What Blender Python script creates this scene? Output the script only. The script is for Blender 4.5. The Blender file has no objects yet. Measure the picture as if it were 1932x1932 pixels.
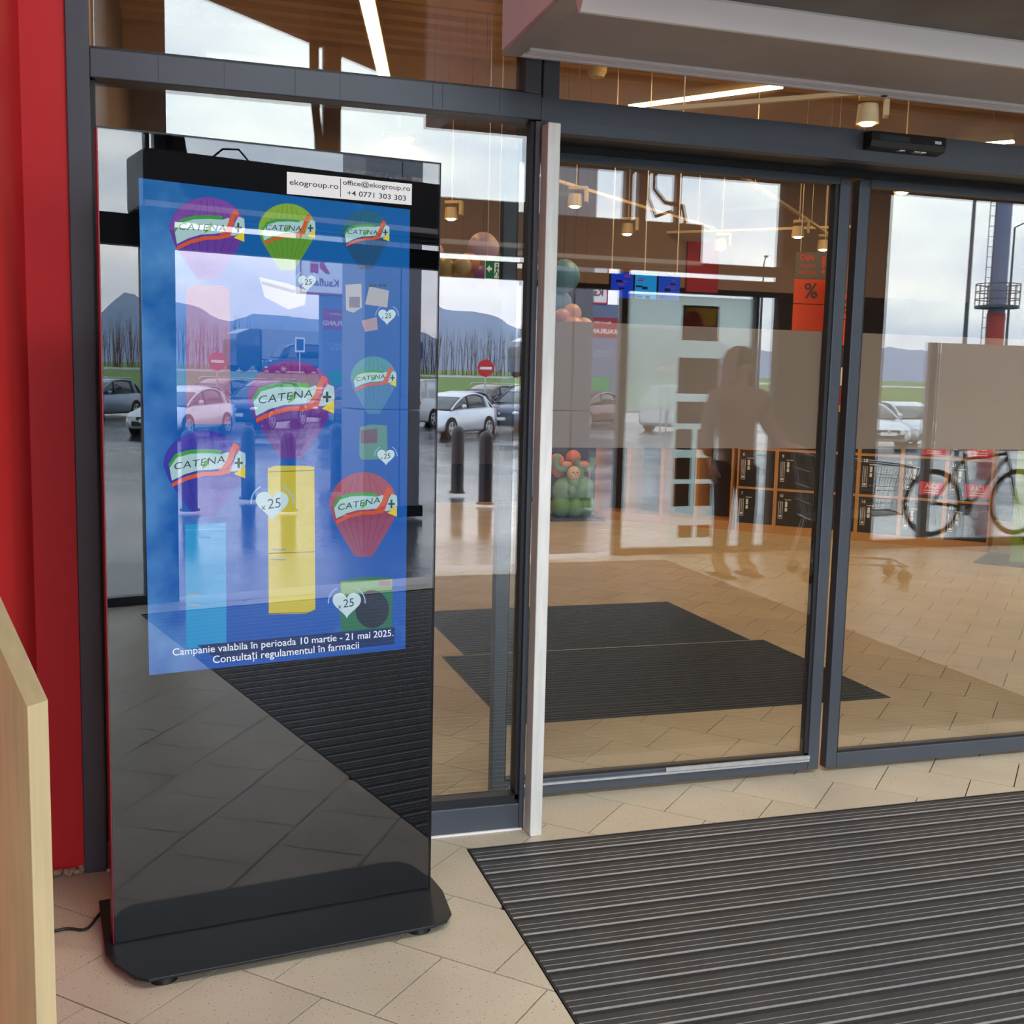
import bpy, bmesh, math, random
from mathutils import Vector, Matrix, noise
random.seed(7)
PI = math.pi
SC = bpy.context.scene
COL = SC.collection

# ------------------------------------------------------------------ camera
F = 2095.0
PITCH, ROLL, YAW, EYE = math.radians(6.82), math.radians(1.33), math.radians(17.18), 1.5
fwd = Vector((math.sin(YAW), math.cos(YAW), 0)); rgt = Vector((math.cos(YAW), -math.sin(YAW), 0)); up = Vector((0, 0, 1))
cz = fwd * math.cos(PITCH) - up * math.sin(PITCH)
cu = up * math.cos(PITCH) + fwd * math.sin(PITCH)
cx = rgt * math.cos(ROLL) + cu * math.sin(ROLL)
cy = cu * math.cos(ROLL) - rgt * math.sin(ROLL)
cam = bpy.data.cameras.new('camera'); cam.sensor_width = 36; cam.lens = F / 1932 * 36; cam.clip_start = 0.05; cam.clip_end = 5000
co = bpy.data.objects.new('camera', cam); COL.objects.link(co)
co.matrix_world = Matrix(((cx.x, cy.x, -cz.x, 0), (cx.y, cy.y, -cz.y, 0), (cx.z, cy.z, -cz.z, EYE), (0, 0, 0, 1)))
SC.camera = co

# ------------------------------------------------------------------ world, exposure
SC.view_settings.view_transform = 'Standard'; SC.view_settings.look = 'None'
SC.view_settings.exposure = 0.0; SC.view_settings.gamma = 1.0; SC.view_settings.use_curve_mapping = False
W = bpy.data.worlds.new('overcast sky'); SC.world = W; W.use_nodes = True
nt = W.node_tree; nt.nodes.clear()
def wn(t): return nt.nodes.new(t)
tc = wn('ShaderNodeTexCoord'); sep = wn('ShaderNodeSeparateXYZ'); nt.links.new(tc.outputs['Generated'], sep.inputs[0])
rmp = wn('ShaderNodeValToRGB'); nt.links.new(sep.outputs['Z'], rmp.inputs[0])
e = rmp.color_ramp.elements
e[0].position = 0.0; e[0].color = (.58, .62, .74, 1)
e[1].position = 1.0; e[1].color = (.64, .76, .92, 1)
for p, c in ((.035, (.82, .80, .84, 1)), (.10, (.96, .94, .96, 1)), (.30, (.84, .91, .99, 1))):
    q = e.new(p); q.color = c
mp = wn('ShaderNodeMapping'); mp.inputs['Scale'].default_value = (1, 1, 3.2); nt.links.new(tc.outputs['Generated'], mp.inputs[0])
nz = wn('ShaderNodeTexNoise'); nz.inputs['Scale'].default_value = 5.0; nz.inputs['Detail'].default_value = 5; nt.links.new(mp.outputs[0], nz.inputs[0])
cr = wn('ShaderNodeValToRGB'); nt.links.new(nz.outputs[0], cr.inputs[0])
cr.color_ramp.elements[0].position = .36; cr.color_ramp.elements[0].color = (.68, .73, .83, 1)
cr.color_ramp.elements[1].position = .62; cr.color_ramp.elements[1].color = (1.05, 1.04, 1.02, 1)
mx = wn('ShaderNodeMix'); mx.data_type = 'RGBA'; mx.blend_type = 'MULTIPLY'; mx.inputs[0].default_value = 1
nt.links.new(rmp.outputs[0], mx.inputs[6]); nt.links.new(cr.outputs[0], mx.inputs[7])
bg = wn('ShaderNodeBackground'); nt.links.new(mx.outputs[2], bg.inputs[0]); bg.inputs[1].default_value = 8.6
wo = wn('ShaderNodeOutputWorld'); nt.links.new(bg.outputs[0], wo.inputs[0])

WARM = (1.0, .57, .23)
def area(loc, sx, sy, power, col=WARM, rz=0.0):
    l = bpy.data.lights.new('area_light', 'AREA'); l.shape = 'RECTANGLE'; l.size = sx; l.size_y = sy; l.energy = power; l.color = col
    o = bpy.data.objects.new('area_light', l); COL.objects.link(o); o.location = loc; o.rotation_euler = (0, 0, rz)
    o.visible_glossy = True
    return o

# ------------------------------------------------------------------ materials
MATS = {}
def lin(c):
    return tuple(((v / 255) / 12.92 if v / 255 <= .04045 else ((v / 255 + .055) / 1.055) ** 2.4) for v in c)
def mat(name, rgb, rough=.5, metal=0.0, noise_amt=0.0, noise_scale=20.0, bump=0.0, emit=0.0, spec=.5, coat=0.0, stretch=None):
    if name in MATS: return MATS[name]
    m = bpy.data.materials.new(name); m.use_nodes = True; t = m.node_tree
    b = t.nodes['Principled BSDF']; c = lin(rgb) + (1,)
    b.inputs['Base Color'].default_value = c; b.inputs['Roughness'].default_value = rough; b.inputs['Metallic'].default_value = metal
    b.inputs['Specular IOR Level'].default_value = spec; b.inputs['Coat Weight'].default_value = coat
    if emit: b.inputs['Emission Color'].default_value = c; b.inputs['Emission Strength'].default_value = emit
    if noise_amt or bump:
        tx = t.nodes.new('ShaderNodeTexCoord'); n = t.nodes.new('ShaderNodeTexNoise'); n.inputs['Scale'].default_value = noise_scale; n.inputs['Detail'].default_value = 4
        if stretch:
            k = t.nodes.new('ShaderNodeMapping'); k.inputs['Scale'].default_value = stretch; t.links.new(tx.outputs['Object'], k.inputs[0]); t.links.new(k.outputs[0], n.inputs[0])
        else: t.links.new(tx.outputs['Object'], n.inputs[0])
        if noise_amt:
            r = t.nodes.new('ShaderNodeMapRange'); r.inputs[1].default_value = .25; r.inputs[2].default_value = .75
            r.inputs[3].default_value = 1 - noise_amt; r.inputs[4].default_value = 1 + noise_amt
            t.links.new(n.outputs[0], r.inputs[0])
            g = t.nodes.new('ShaderNodeMix'); g.data_type = 'RGBA'; g.blend_type = 'MULTIPLY'; g.inputs[0].default_value = 1; g.inputs[6].default_value = c
            t.links.new(r.outputs[0], g.inputs[7]); t.links.new(g.outputs[2], b.inputs['Base Color'])
        if bump:
            u = t.nodes.new('ShaderNodeBump'); u.inputs['Strength'].default_value = bump; u.inputs['Distance'].default_value = .01
            t.links.new(n.outputs[0], u.inputs['Height']); t.links.new(u.outputs[0], b.inputs['Normal'])
    MATS[name] = m; return m
def glass(name, tint, ior):
    m = bpy.data.materials.new(name); m.use_nodes = True; t = m.node_tree; t.nodes.clear()
    tr = t.nodes.new('ShaderNodeBsdfTransparent'); tr.inputs[0].default_value = tint + (1,)
    gl = t.nodes.new('ShaderNodeBsdfGlossy'); gl.inputs['Roughness'].default_value = 0.0; gl.inputs[0].default_value = (1, 1, 1, 1)
    fr = t.nodes.new('ShaderNodeFresnel'); fr.inputs[0].default_value = ior
    # the same reflectance from either side of a face
    ge = t.nodes.new('ShaderNodeNewGeometry')
    lw = t.nodes.new('ShaderNodeLayerWeight'); lw.inputs[0].default_value = .5
    pw = t.nodes.new('ShaderNodeMath'); pw.operation = 'POWER'; pw.inputs[1].default_value = 4.0; t.links.new(lw.outputs['Facing'], pw.inputs[0])
    r0 = ((ior - 1) / (ior + 1)) ** 2
    ma = t.nodes.new('ShaderNodeMath'); ma.operation = 'MULTIPLY_ADD'; ma.inputs[1].default_value = 1 - r0; ma.inputs[2].default_value = r0
    t.links.new(pw.outputs[0], ma.inputs[0])
    mxx = t.nodes.new('ShaderNodeMixShader'); t.links.new(ma.outputs[0], mxx.inputs[0]); t.links.new(tr.outputs[0], mxx.inputs[1]); t.links.new(gl.outputs[0], mxx.inputs[2])
    o = t.nodes.new('ShaderNodeOutputMaterial'); t.links.new(mxx.outputs[0], o.inputs[0])
    for x in (fr, ge): t.nodes.remove(x)
    MATS[name] = m; return m
def film(name, rgb, alpha, rough_mix=.5, trans=.5):
    m = bpy.data.materials.new(name); m.use_nodes = True; t = m.node_tree; t.nodes.clear()
    c = lin(rgb) + (1,)
    d = t.nodes.new('ShaderNodeBsdfDiffuse'); d.inputs[0].default_value = c
    s = t.nodes.new('ShaderNodeBsdfTranslucent'); s.inputs[0].default_value = c
    a = t.nodes.new('ShaderNodeMixShader'); a.inputs[0].default_value = trans; t.links.new(d.outputs[0], a.inputs[1]); t.links.new(s.outputs[0], a.inputs[2])
    tr = t.nodes.new('ShaderNodeBsdfTransparent')
    b = t.nodes.new('ShaderNodeMixShader'); b.inputs[0].default_value = alpha; t.links.new(tr.outputs[0], b.inputs[1]); t.links.new(a.outputs[0], b.inputs[2])
    o = t.nodes.new('ShaderNodeOutputMaterial'); t.links.new(b.outputs[0], o.inputs[0])
    MATS[name] = m; return m

M = {}
M['frame'] = mat('anthracite coated aluminium', (74, 79, 88), .42, .25, .06, 6)
M['frame_dark'] = mat('shadow gap black', (22, 23, 27), .5)
M['red'] = mat('red painted wall', (205, 22, 32), .55, 0, .04, 3, .05)
M['steel'] = mat('brushed stainless steel', (228, 225, 218), .5, .35, .10, 9, 0, stretch=(6, 6, .6))
M['black'] = mat('matt black powder coat', (22, 25, 28), .45, .1)
M['blackplastic'] = mat('black plastic', (16, 17, 20), .35)
M['rubber'] = mat('black rubber', (28, 28, 30), .8)
M['white'] = mat('white painted sheet metal', (240, 236, 234), .5)
M['curtain'] = mat('grey painted sheet metal', (178, 168, 160), .45, .2, .05, 4)
M['curtainfront'] = mat('dull grey metal front', (112, 104, 98), .5, .2, .18, 5)
M['wood'] = mat('light oak laminate', (190, 168, 126), .5, 0, .16, 3, 0, stretch=(22, 22, 1.2))
M['woodedge'] = mat('oak edge band', (206, 184, 142), .5, 0, .10, 3, 0, stretch=(22, 22, 1.2))
M['lockwood'] = mat('beech frame', (205, 150, 92), .5, 0, .08, 4)
M['lockgrey'] = mat('charcoal locker door', (52, 52, 54), .35)
M['paper'] = mat('white print', (240, 240, 238), .6)
M['blackprint'] = mat('black print', (30, 30, 32), .6)
M['orange'] = mat('orange print', (235, 84, 36), .6)
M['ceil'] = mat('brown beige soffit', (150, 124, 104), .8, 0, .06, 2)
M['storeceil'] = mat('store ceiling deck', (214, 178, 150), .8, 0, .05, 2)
M['storewall'] = mat('warm taupe store wall', (134, 118, 114), .8, 0, .05, 1.5)
M['beam'] = mat('laminated beam', (220, 180, 142), .7, 0, .08, 2)
M['grout'] = mat('grey grout', (52, 44, 37), .9)
M['carpet'] = mat('charcoal carpet mat', (46, 43, 37), .95, 0, .35, 160, .6)
M['alu'] = mat('aluminium profile', (190, 192, 196), .45, .7, .10, 40)
M['alubase'] = mat('dark mat profile', (58, 58, 60), .5, .4)
M['ribbed'] = mat('ribbed rubber insert', (64, 63, 62), .7, 0, .30, 8, .2)
M['brush'] = mat('bristle insert', (54, 51, 49), .95, 0, .6, 300, 1.0)
M['asphalt'] = mat('wet asphalt', (66, 67, 74), .12, 0, .5, .55, .35, spec=.9)
M['grass'] = mat('verge grass', (96, 124, 52), .9, 0, .25, .8)
M['road'] = mat('wet grey road', (120, 122, 126), .35, 0, .1, 1)
M['kerb'] = mat('pale kerb stone', (214, 208, 200), .6)
M['mount'] = mat('hazy blue mountain', (140, 152, 176), .95, 0, .10, .01)  # distance haze is put into the mountain's base colour
M['hedge'] = mat('bare brown branches', (112, 86, 74), .9)
M['tyre'] = mat('tyre rubber', (24, 24, 26), .75)
M['rim'] = mat('alloy rim', (190, 192, 196), .3, .8)
M['carglass'] = mat('car window', (46, 56, 62), .05, 0, spec=.9)
M['lamp'] = mat('head lamp', (235, 236, 240), .1)
M['redlamp'] = mat('tail lamp', (190, 20, 30), .2)
M['bollard'] = mat('anthracite bollard', (46, 50, 62), .4)
M['pillar'] = mat('grey cladding', (150, 150, 158), .5, 0, .05, 1)
M['outwall'] = mat('dark brown facade panel', (92, 76, 72), .7, 0, .08, 3)
M['mint'] = mat('pale mint laminate', (205, 214, 202), .5)
M['green'] = mat('lime green board', (150, 172, 64), .6, 0, .05, 4)
M['tube'] = mat('lit lamp diffuser', (255, 236, 196), .5, emit=9.0)
M['spot'] = mat('lit spot lens', (255, 214, 150), .5, emit=45.0)
M['lampbody'] = mat('cream lamp housing', (226, 210, 178), .5)
M['grit'] = mat('tan plaster crumbs', (176, 150, 128), .9)
glass('door glass', (.93, .95, .92), 1.80); M['glass'] = MATS['door glass']
glass('display glass', (.96, .96, .97), 1.57); M['kglass'] = MATS['display glass']
glass('outer glass', (.92, .95, .94), 1.5); M['oglass'] = MATS['outer glass']
film('frosted film', (216, 202, 194), .90, trans=.58); M['film'] = MATS['frosted film']
film('white translucent sheet', (232, 244, 238), .60, trans=.9); M['sheet'] = MATS['white translucent sheet']

# tile: beige stoneware with fine dark specks
m = bpy.data.materials.new('speckled stoneware'); m.use_nodes = True; t = m.node_tree; b = t.nodes['Principled BSDF']
tx = t.nodes.new('ShaderNodeTexCoord'); gm = t.nodes.new('ShaderNodeNewGeometry')
oi = t.nodes.new('ShaderNodeObjectInfo')
def cramp(tree, src, a, bb, ca, cb):
    r = tree.nodes.new('ShaderNodeValToRGB'); r.color_ramp.elements[0].position = a; r.color_ramp.elements[1].position = bb
    r.color_ramp.elements[0].color = ca; r.color_ramp.elements[1].color = cb; tree.links.new(src, r.inputs[0]); return r
n1 = t.nodes.new('ShaderNodeTexNoise'); n1.inputs['Scale'].default_value = 150; n1.inputs['Detail'].default_value = 1.5; t.links.new(gm.outputs['Position'], n1.inputs[0])
r1 = cramp(t, n1.outputs[0], .655, .70, (1, 1, 1, 1), (.42, .36, .32, 1))
n2 = t.nodes.new('ShaderNodeTexNoise'); n2.inputs['Scale'].default_value = 3; t.links.new(gm.outputs['Position'], n2.inputs[0])
r2 = cramp(t, n2.outputs[0], .3, .7, lin((190, 177, 154)) + (1,), lin((204, 192, 168)) + (1,))
mm = t.nodes.new('ShaderNodeMix'); mm.data_type = 'RGBA'; mm.blend_type = 'MULTIPLY'; mm.inputs[0].default_value = 1
t.links.new(r1.outputs[0], mm.inputs[7]); t.links.new(r2.outputs[0], mm.inputs[6])
mr = t.nodes.new('ShaderNodeMapRange'); mr.inputs[3].default_value = .94; mr.inputs[4].default_value = 1.05; t.links.new(oi.outputs['Random'], mr.inputs[0])
m3 = t.nodes.new('ShaderNodeMix'); m3.data_type = 'RGBA'; m3.blend_type = 'MULTIPLY'; m3.inputs[0].default_value = 1
t.links.new(mm.outputs[2], m3.inputs[6]); t.links.new(mr.outputs[0], m3.inputs[7]); t.links.new(m3.outputs[2], b.inputs['Base Color'])
b.inputs['Roughness'].default_value = .42
M['tile'] = m

def car_paint(name, rgb, metal=.3): return mat(name, rgb, .28, metal, coat=.6)
def screen_mat(name, rgb, k=1.0): # lit pixels of a display
    if name in MATS: return MATS[name]
    m = bpy.data.materials.new(name); m.use_nodes = True; t = m.node_tree; b = t.nodes['Principled BSDF']
    b.inputs['Base Color'].default_value = (.01, .01, .01, 1); b.inputs['Specular IOR Level'].default_value = 0
    b.inputs['Emission Color'].default_value = lin(rgb) + (1,); b.inputs['Emission Strength'].default_value = k
    MATS[name] = m; return m

# ------------------------------------------------------------------ mesh building
class MB:
    def __init__(s): s.v = []; s.f = []; s.m = []; s.mats = []; s.X = Matrix.Identity(4); s.smooth = []
    def mi(s, m):
        if m not in s.mats: s.mats.append(m)
        return s.mats.index(m)
    def add(s, vs, fs, m, smooth=False):
        k = len(s.v); i = s.mi(m)
        s.v += [tuple(s.X @ Vector(v)) for v in vs]; s.f += [tuple(k + a for a in f) for f in fs]; s.m += [i] * len(fs); s.smooth += [smooth] * len(fs)
        return s
    def box(s, x0, y0, z0, x1, y1, z1, m):
        vs = [(x0, y0, z0), (x1, y0, z0), (x1, y1, z0), (x0, y1, z0), (x0, y0, z1), (x1, y0, z1), (x1, y1, z1), (x0, y1, z1)]
        return s.add(vs, [(0, 3, 2, 1), (4, 5, 6, 7), (0, 1, 5, 4), (1, 2, 6, 5), (2, 3, 7, 6), (3, 0, 4, 7)], m)
    def prism(s, pts, z0, z1, m, axis='z'):  # closed polygon extruded; counter-clockwise
        n = len(pts)
        def P(p, z): return {'z': (p[0], p[1], z), 'y': (p[0], z, p[1]), 'x': (z, p[0], p[1])}[axis]
        vs = [P(p, z0) for p in pts] + [P(p, z1) for p in pts]
        fs = [tuple(range(n - 1, -1, -1)), tuple(range(n, 2 * n))] + [(i, (i + 1) % n, n + (i + 1) % n, n + i) for i in range(n)]
        if axis == 'y': fs = [tuple(reversed(f)) for f in fs]
        return s.add(vs, fs, m)
    def cyl(s, a, b, r, m, r2=None, seg=16, caps=True):
        a, b = Vector(a), Vector(b); d = (b - a).normalized(); r2 = r if r2 is None else r2
        u = d.orthogonal().normalized(); w = d.cross(u)
        vs = []
        for c, rr in ((a, r), (b, r2)):
            for i in range(seg):
                t = 2 * PI * i / seg; vs.append(tuple(c + (u * math.cos(t) + w * math.sin(t)) * rr))
        s.add(vs, [(i, (i + 1) % seg, seg + (i + 1) % seg, seg + i) for i in range(seg)], m, True)
        if caps: s.add(vs, [tuple(range(seg - 1, -1, -1)), tuple(range(seg, 2 * seg))], m)
        return s
    def tube(s, pts, r, m, seg=8):
        for a, b in zip(pts[:-1], pts[1:]): s.cyl(a, b, r, m, seg=seg)
        for p in pts[1:-1]: s.ball(p, r, m, 6, 4)
        return s
    def ball(s, c, r, m, seg=20, rings=12, sc=(1, 1, 1)):
        vs = [(c[0], c[1], c[2] + r * sc[2])]
        for j in range(1, rings):
            t = PI * j / rings
            for i in range(seg):
                p = 2 * PI * i / seg; vs.append((c[0] + r * sc[0] * math.sin(t) * math.cos(p), c[1] + r * sc[1] * math.sin(t) * math.sin(p), c[2] + r * sc[2] * math.cos(t)))
        vs.append((c[0], c[1], c[2] - r * sc[2])); L = len(vs) - 1
        fs = [(0, 1 + i, 1 + (i + 1) % seg) for i in range(seg)]
        for j in range(rings - 2):
            a = 1 + j * seg
            fs += [(a + i, a + seg + i, a + seg + (i + 1) % seg, a + (i + 1) % seg) for i in range(seg)]
        a = 1 + (rings - 2) * seg
        fs += [(a + i, L, a + (i + 1) % seg) for i in range(seg)]
        return s.add(vs, fs, m, True)
    def torus(s, c, R, r, m, n, seg=24, sub=8, a0=0, a1=2 * PI):
        n = Vector(n).normalized(); u = n.orthogonal().normalized(); w = n.cross(u); c = Vector(c)
        full = abs(a1 - a0 - 2 * PI) < 1e-6; N = seg if full else seg + 1
        vs = []
        for i in range(N):
            t = a0 + (a1 - a0) * i / seg; d = u * math.cos(t) + w * math.sin(t)
            for j in range(sub):
                q = 2 * PI * j / sub; vs.append(tuple(c + d * (R + r * math.cos(q)) + n * r * math.sin(q)))
        fs = []
        for i in range(seg):
            k = (i + 1) % N
            for j in range(sub): fs.append((i * sub + j, i * sub + (j + 1) % sub, k * sub + (j + 1) % sub, k * sub + j))
        return s.add(vs, fs, m, True)
    def loft(s, rings, m, caps=True, smooth=True):
        n = len(rings[0]); vs = [p for r in rings for p in r]; fs = []
        for k in range(len(rings) - 1):
            for i in range(n): fs.append((k * n + i, k * n + (i + 1) % n, (k + 1) * n + (i + 1) % n, (k + 1) * n + i))
        s.add(vs, fs, m, smooth)
        if caps: s.add(vs, [tuple(range(n - 1, -1, -1)), tuple(range((len(rings) - 1) * n, len(rings) * n))], m)
        return s
    def poly(s, pts, m): return s.add(pts, [tuple(range(len(pts)))], m)
    def build(s, name, parent=None, bevel=0.0, subsurf=0):
        me = bpy.data.meshes.new(name); me.from_pydata(s.v, [], s.f); me.update()
        for mm in s.mats: me.materials.append(mm)
        me.polygons.foreach_set('material_index', s.m); me.polygons.foreach_set('use_smooth', s.smooth)
        o = bpy.data.objects.new(name, me); COL.objects.link(o)
        if parent: o.parent = parent
        if bevel:
            k = o.modifiers.new('bevel', 'BEVEL'); k.width = bevel; k.segments = 2; k.limit_method = 'ANGLE'; k.angle_limit = math.radians(40)
        if subsurf:
            k = o.modifiers.new('subsurf', 'SUBSURF'); k.levels = subsurf; k.render_levels = subsurf
        return o

def tag(o, label=None, cat=None, group=None, kind=None):
    if label: o['label'] = label
    if cat: o['category'] = cat
    if group: o['group'] = group
    if kind: o['kind'] = kind
    return o
def thing(name, label, cat, loc=(0, 0, 0), rz=0.0, group=None):
    o = bpy.data.objects.new(name, None); COL.objects.link(o); o.location = loc; o.rotation_euler = (0, 0, rz)
    o.empty_display_size = .1
    return tag(o, label, cat, group)
def struct(name, loc=(0, 0, 0)):
    o = bpy.data.objects.new(name, None); COL.objects.link(o); o.location = loc; o['kind'] = 'structure'; return o
def bx(name, parent, x0, y0, z0, x1, y1, z1, m, bevel=0.0): return MB().box(x0, y0, z0, x1, y1, z1, m).build(name, parent, bevel)
def copy_tree(o, parent=None):
    c = o.copy(); COL.objects.link(c); c.parent = parent
    for ch in list(o.children): copy_tree(ch, c)
    return c
def text(name, body, size, m, parent, origin, ex, ey, align='CENTER', bold=0.0, sx=1.0, extrude=.0002, font_space=1.0):
    cu_ = bpy.data.curves.new(name, 'FONT'); cu_.body = body; cu_.size = size; cu_.align_x = align; cu_.align_y = 'CENTER'
    cu_.offset = bold; cu_.extrude = extrude; cu_.space_character = font_space; cu_.resolution_u = 3
    tmp = bpy.data.objects.new(name, cu_); me = bpy.data.meshes.new_from_object(tmp)
    bpy.data.objects.remove(tmp); bpy.data.curves.remove(cu_)
    ex = Vector(ex).normalized(); ey = Vector(ey).normalized(); n = ex.cross(ey)
    T = Matrix(((ex.x * sx, ey.x, n.x, origin[0]), (ex.y * sx, ey.y, n.y, origin[1]), (ex.z * sx, ey.z, n.z, origin[2]), (0, 0, 0, 1)))
    me.transform(T); me.materials.clear(); me.materials.append(m)
    o = bpy.data.objects.new(name, me); COL.objects.link(o); o.parent = parent
    return o

# ================================================================== SETTING
XL, XR = -0.38, 9.2           # vestibule side walls
YO, YI = -1.5, 3.42           # outer and inner glazed walls
STORE = (-0.38, 14.0, 19.0)   # store x0, x1, y1
CEIL = 4.35; SCEIL = 4.75
SUPR = math.sqrt(.5)
floor = struct('floor')
bx('screed', floor, XL, YO + .02, -.06, XR, YI + .35, -.008, M['grout'])
bx('screed', floor, STORE[0], YI + .35, -.06, STORE[1], STORE[2], -.008, M['grout'])
# stoneware tiles laid at 45 degrees, half bonded
MX0, MX1, MY0, MY1 = .895, 4.02, -1.22, 3.29      # recessed entrance mat
def clip(poly, a, b, c):     # keep a*x+b*y<=c
    out = []
    for i in range(len(poly)):
        p, q = poly[i], poly[(i + 1) % len(poly)]
        dp, dq = a * p[0] + b * p[1] - c, a * q[0] + b * q[1] - c
        if dp <= 0: out.append(p)
        if dp * dq < 0:
            t = dp / (dp - dq); out.append((p[0] + (q[0] - p[0]) * t, p[1] + (q[1] - p[1]) * t))
    return out
def clipbox(poly, x0, y0, x1, y1):
    for a, b, c in ((-1, 0, -x0), (1, 0, x1), (0, -1, -y0), (0, 1, y1)):
        if len(poly) < 3: return []
        poly = clip(poly, a, b, c)
    return poly
def parea(p): return abs(sum(p[i][0] * p[(i + 1) % len(p)][1] - p[(i + 1) % len(p)][0] * p[i][1] for i in range(len(p)))) / 2
def project(p):
    d = Vector(p) - Vector((0, 0, EYE)); z = d.dot(cz)
    return (966 + F * d.dot(cx) / z, 966 - F * d.dot(cy) / z) if z > .2 else (-1e5, 0)
UP, VP, J = .305, .31, .0021
full = []; cut = []
for k in range(-12, 50):
    v0 = 2.348 + VP * k
    for n in range(-60, 60):
        u0 = -1.413 + UP * n + (UP / 2 if k % 2 == 0 else 0)
        c4 = [(u0 + J, v0 + J), (u0 + UP - J, v0 + J), (u0 + UP - J, v0 + VP - J), (u0 + J, v0 + VP - J)]
        q = [((u + v) * SUPR, (v - u) * SUPR) for u, v in c4]
        q = q[::-1] if sum(q[i][0] * q[(i + 1) % 4][1] - q[(i + 1) % 4][0] * q[i][1] for i in range(4)) < 0 else q
        cxm = sum(p[0] for p in q) / 4; cym = sum(p[1] for p in q) / 4
        if not (-1 < cxm < 9.5 and -2 < cym < 13.5): continue
        r = clipbox(q, XL + .005, YO + .12, XR if cym < 4 else 9.2, 13.0)
        if len(r) < 3 or parea(r) < .0006: continue
        pieces = []
        if min(p[0] for p in r) < MX1 and max(p[0] for p in r) > MX0 and min(p[1] for p in r) < MY1 and max(p[1] for p in r) > MY0:
            for reg in ((-9, -9, MX0 - .004, 99), (MX1 + .004, -9, 99, 99), (MX0 - .004, MY1 + .004, MX1 + .004, 99), (MX0 - .004, -9, MX1 + .004, MY0 - .004)):
                s = clipbox(r, *reg)
                if len(s) > 2 and parea(s) > .0004: pieces.append(s)
        else: pieces = [r]
        if not pieces: continue
        px = project((cxm, cym, 0)); vis = -80 < px[0] < 2010 and 0 < px[1] < 2010
        dist = math.hypot(cxm, cym) + (0 if vis else 50)
        (full if len(pieces) == 1 and parea(pieces[0]) > UP * VP * .975 else cut).append((dist, pieces, (cxm, cym)))
allt = sorted([(d, p, c, True) for d, p, c in full] + [(d, p, c, False) for d, p, c in cut], key=lambda t: t[0])
proto = None; rest = MB()
for i, (d, pieces, c, isfull) in enumerate(allt):
    if i < 298:
        if isfull:
            if proto is None:
                b_ = MB(); p0 = [(p[0] - c[0], p[1] - c[1]) for p in pieces[0]]; b_.prism(p0, -.010, 0, M['tile']); proto = b_.build('tile', floor); proto.location = (c[0], c[1], 0)
            else:
                o = proto.copy(); COL.objects.link(o); o.location = (c[0], c[1], 0)
        else:
            b_ = MB()
            for p in pieces: b_.prism([(q[0] - c[0], q[1] - c[1]) for q in p], -.010, 0, M['tile'])
            o = b_.build('tile', floor); o.location = (c[0], c[1], 0)
    else:
        for p in pieces: rest.prism(p, -.010, 0, M['tile'])
tag(rest.build('tile', floor), kind='stuff')

# plaster crumbs at the foot of the red wall
b_ = MB(); rnd = random.Random(3)
for i in range(60):
    x = rnd.uniform(-.375, -.262); b_.ball((x, 3.405 + rnd.uniform(-.012, .02), .004 + rnd.uniform(0, .012)), rnd.uniform(.003, .009), M['grit'], 6, 4)
tag(b_.build('loose_plaster'), 'tan plaster crumbs along the foot of the red wall', 'plaster', kind='stuff')

# walls and ceilings
bx('wall_left', None, XL - .14, 1.9, -.06, XL, YI + .06, CEIL, M['red'])['kind'] = 'structure'
bx('wall_left', None, XL - .14, YO - .1, -.06, XL, 1.9, CEIL, mat('grey beige wall panel', (168, 158, 156), .7))['kind'] = 'structure'
bx('wall_left', None, XL, YI - .005, -.06, -.262, YI + .14, CEIL, M['red'])['kind'] = 'structure'
bx('wall_left', None, STORE[0] - .14, YI + .14, -.06, STORE[0], STORE[2], SCEIL, M['storewall'])['kind'] = 'structure'
bx('wall_right', None, XR, YO - .1, -.06, XR + .2, YI + .14, CEIL, M['outwall'])['kind'] = 'structure'
bx('wall_right', None, STORE[1], YI + .14, -.06, STORE[1] + .2, STORE[2], SCEIL, M['storewall'])['kind'] = 'structure'
bx('wall_back', None, STORE[0] - .14, STORE[2], -.06, STORE[1] + .2, STORE[2] + .2, SCEIL, M['storewall'])['kind'] = 'structure'
bx('wall_front', None, XR + .2, YI, -.06, STORE[1] + .2, YI + .14, SCEIL, M['storewall'])['kind'] = 'structure'
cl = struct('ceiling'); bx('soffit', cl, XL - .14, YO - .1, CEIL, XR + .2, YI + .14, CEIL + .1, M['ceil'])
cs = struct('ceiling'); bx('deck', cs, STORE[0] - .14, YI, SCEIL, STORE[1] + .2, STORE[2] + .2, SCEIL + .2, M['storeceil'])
k = 0
for y in [YI + .5 + i * .3 for i in range(40)]: bx('deck_rib', cs, STORE[0], y, SCEIL - .05, STORE[1], y + .09, SCEIL, M['storeceil'])
for i in range(5):
    bm_ = bx('roof_beam', None, STORE[0], 5.6 + i * 2.9, SCEIL - .42, STORE[1], 5.82 + i * 2.9, SCEIL - .05, M['beam']); bm_['kind'] = 'structure'
bk = bx('wall_bulkhead', None, STORE[0], 13.6, 2.75, STORE[1], 13.75, SCEIL - .05, M['storewall']); bk['kind'] = 'structure'

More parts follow.
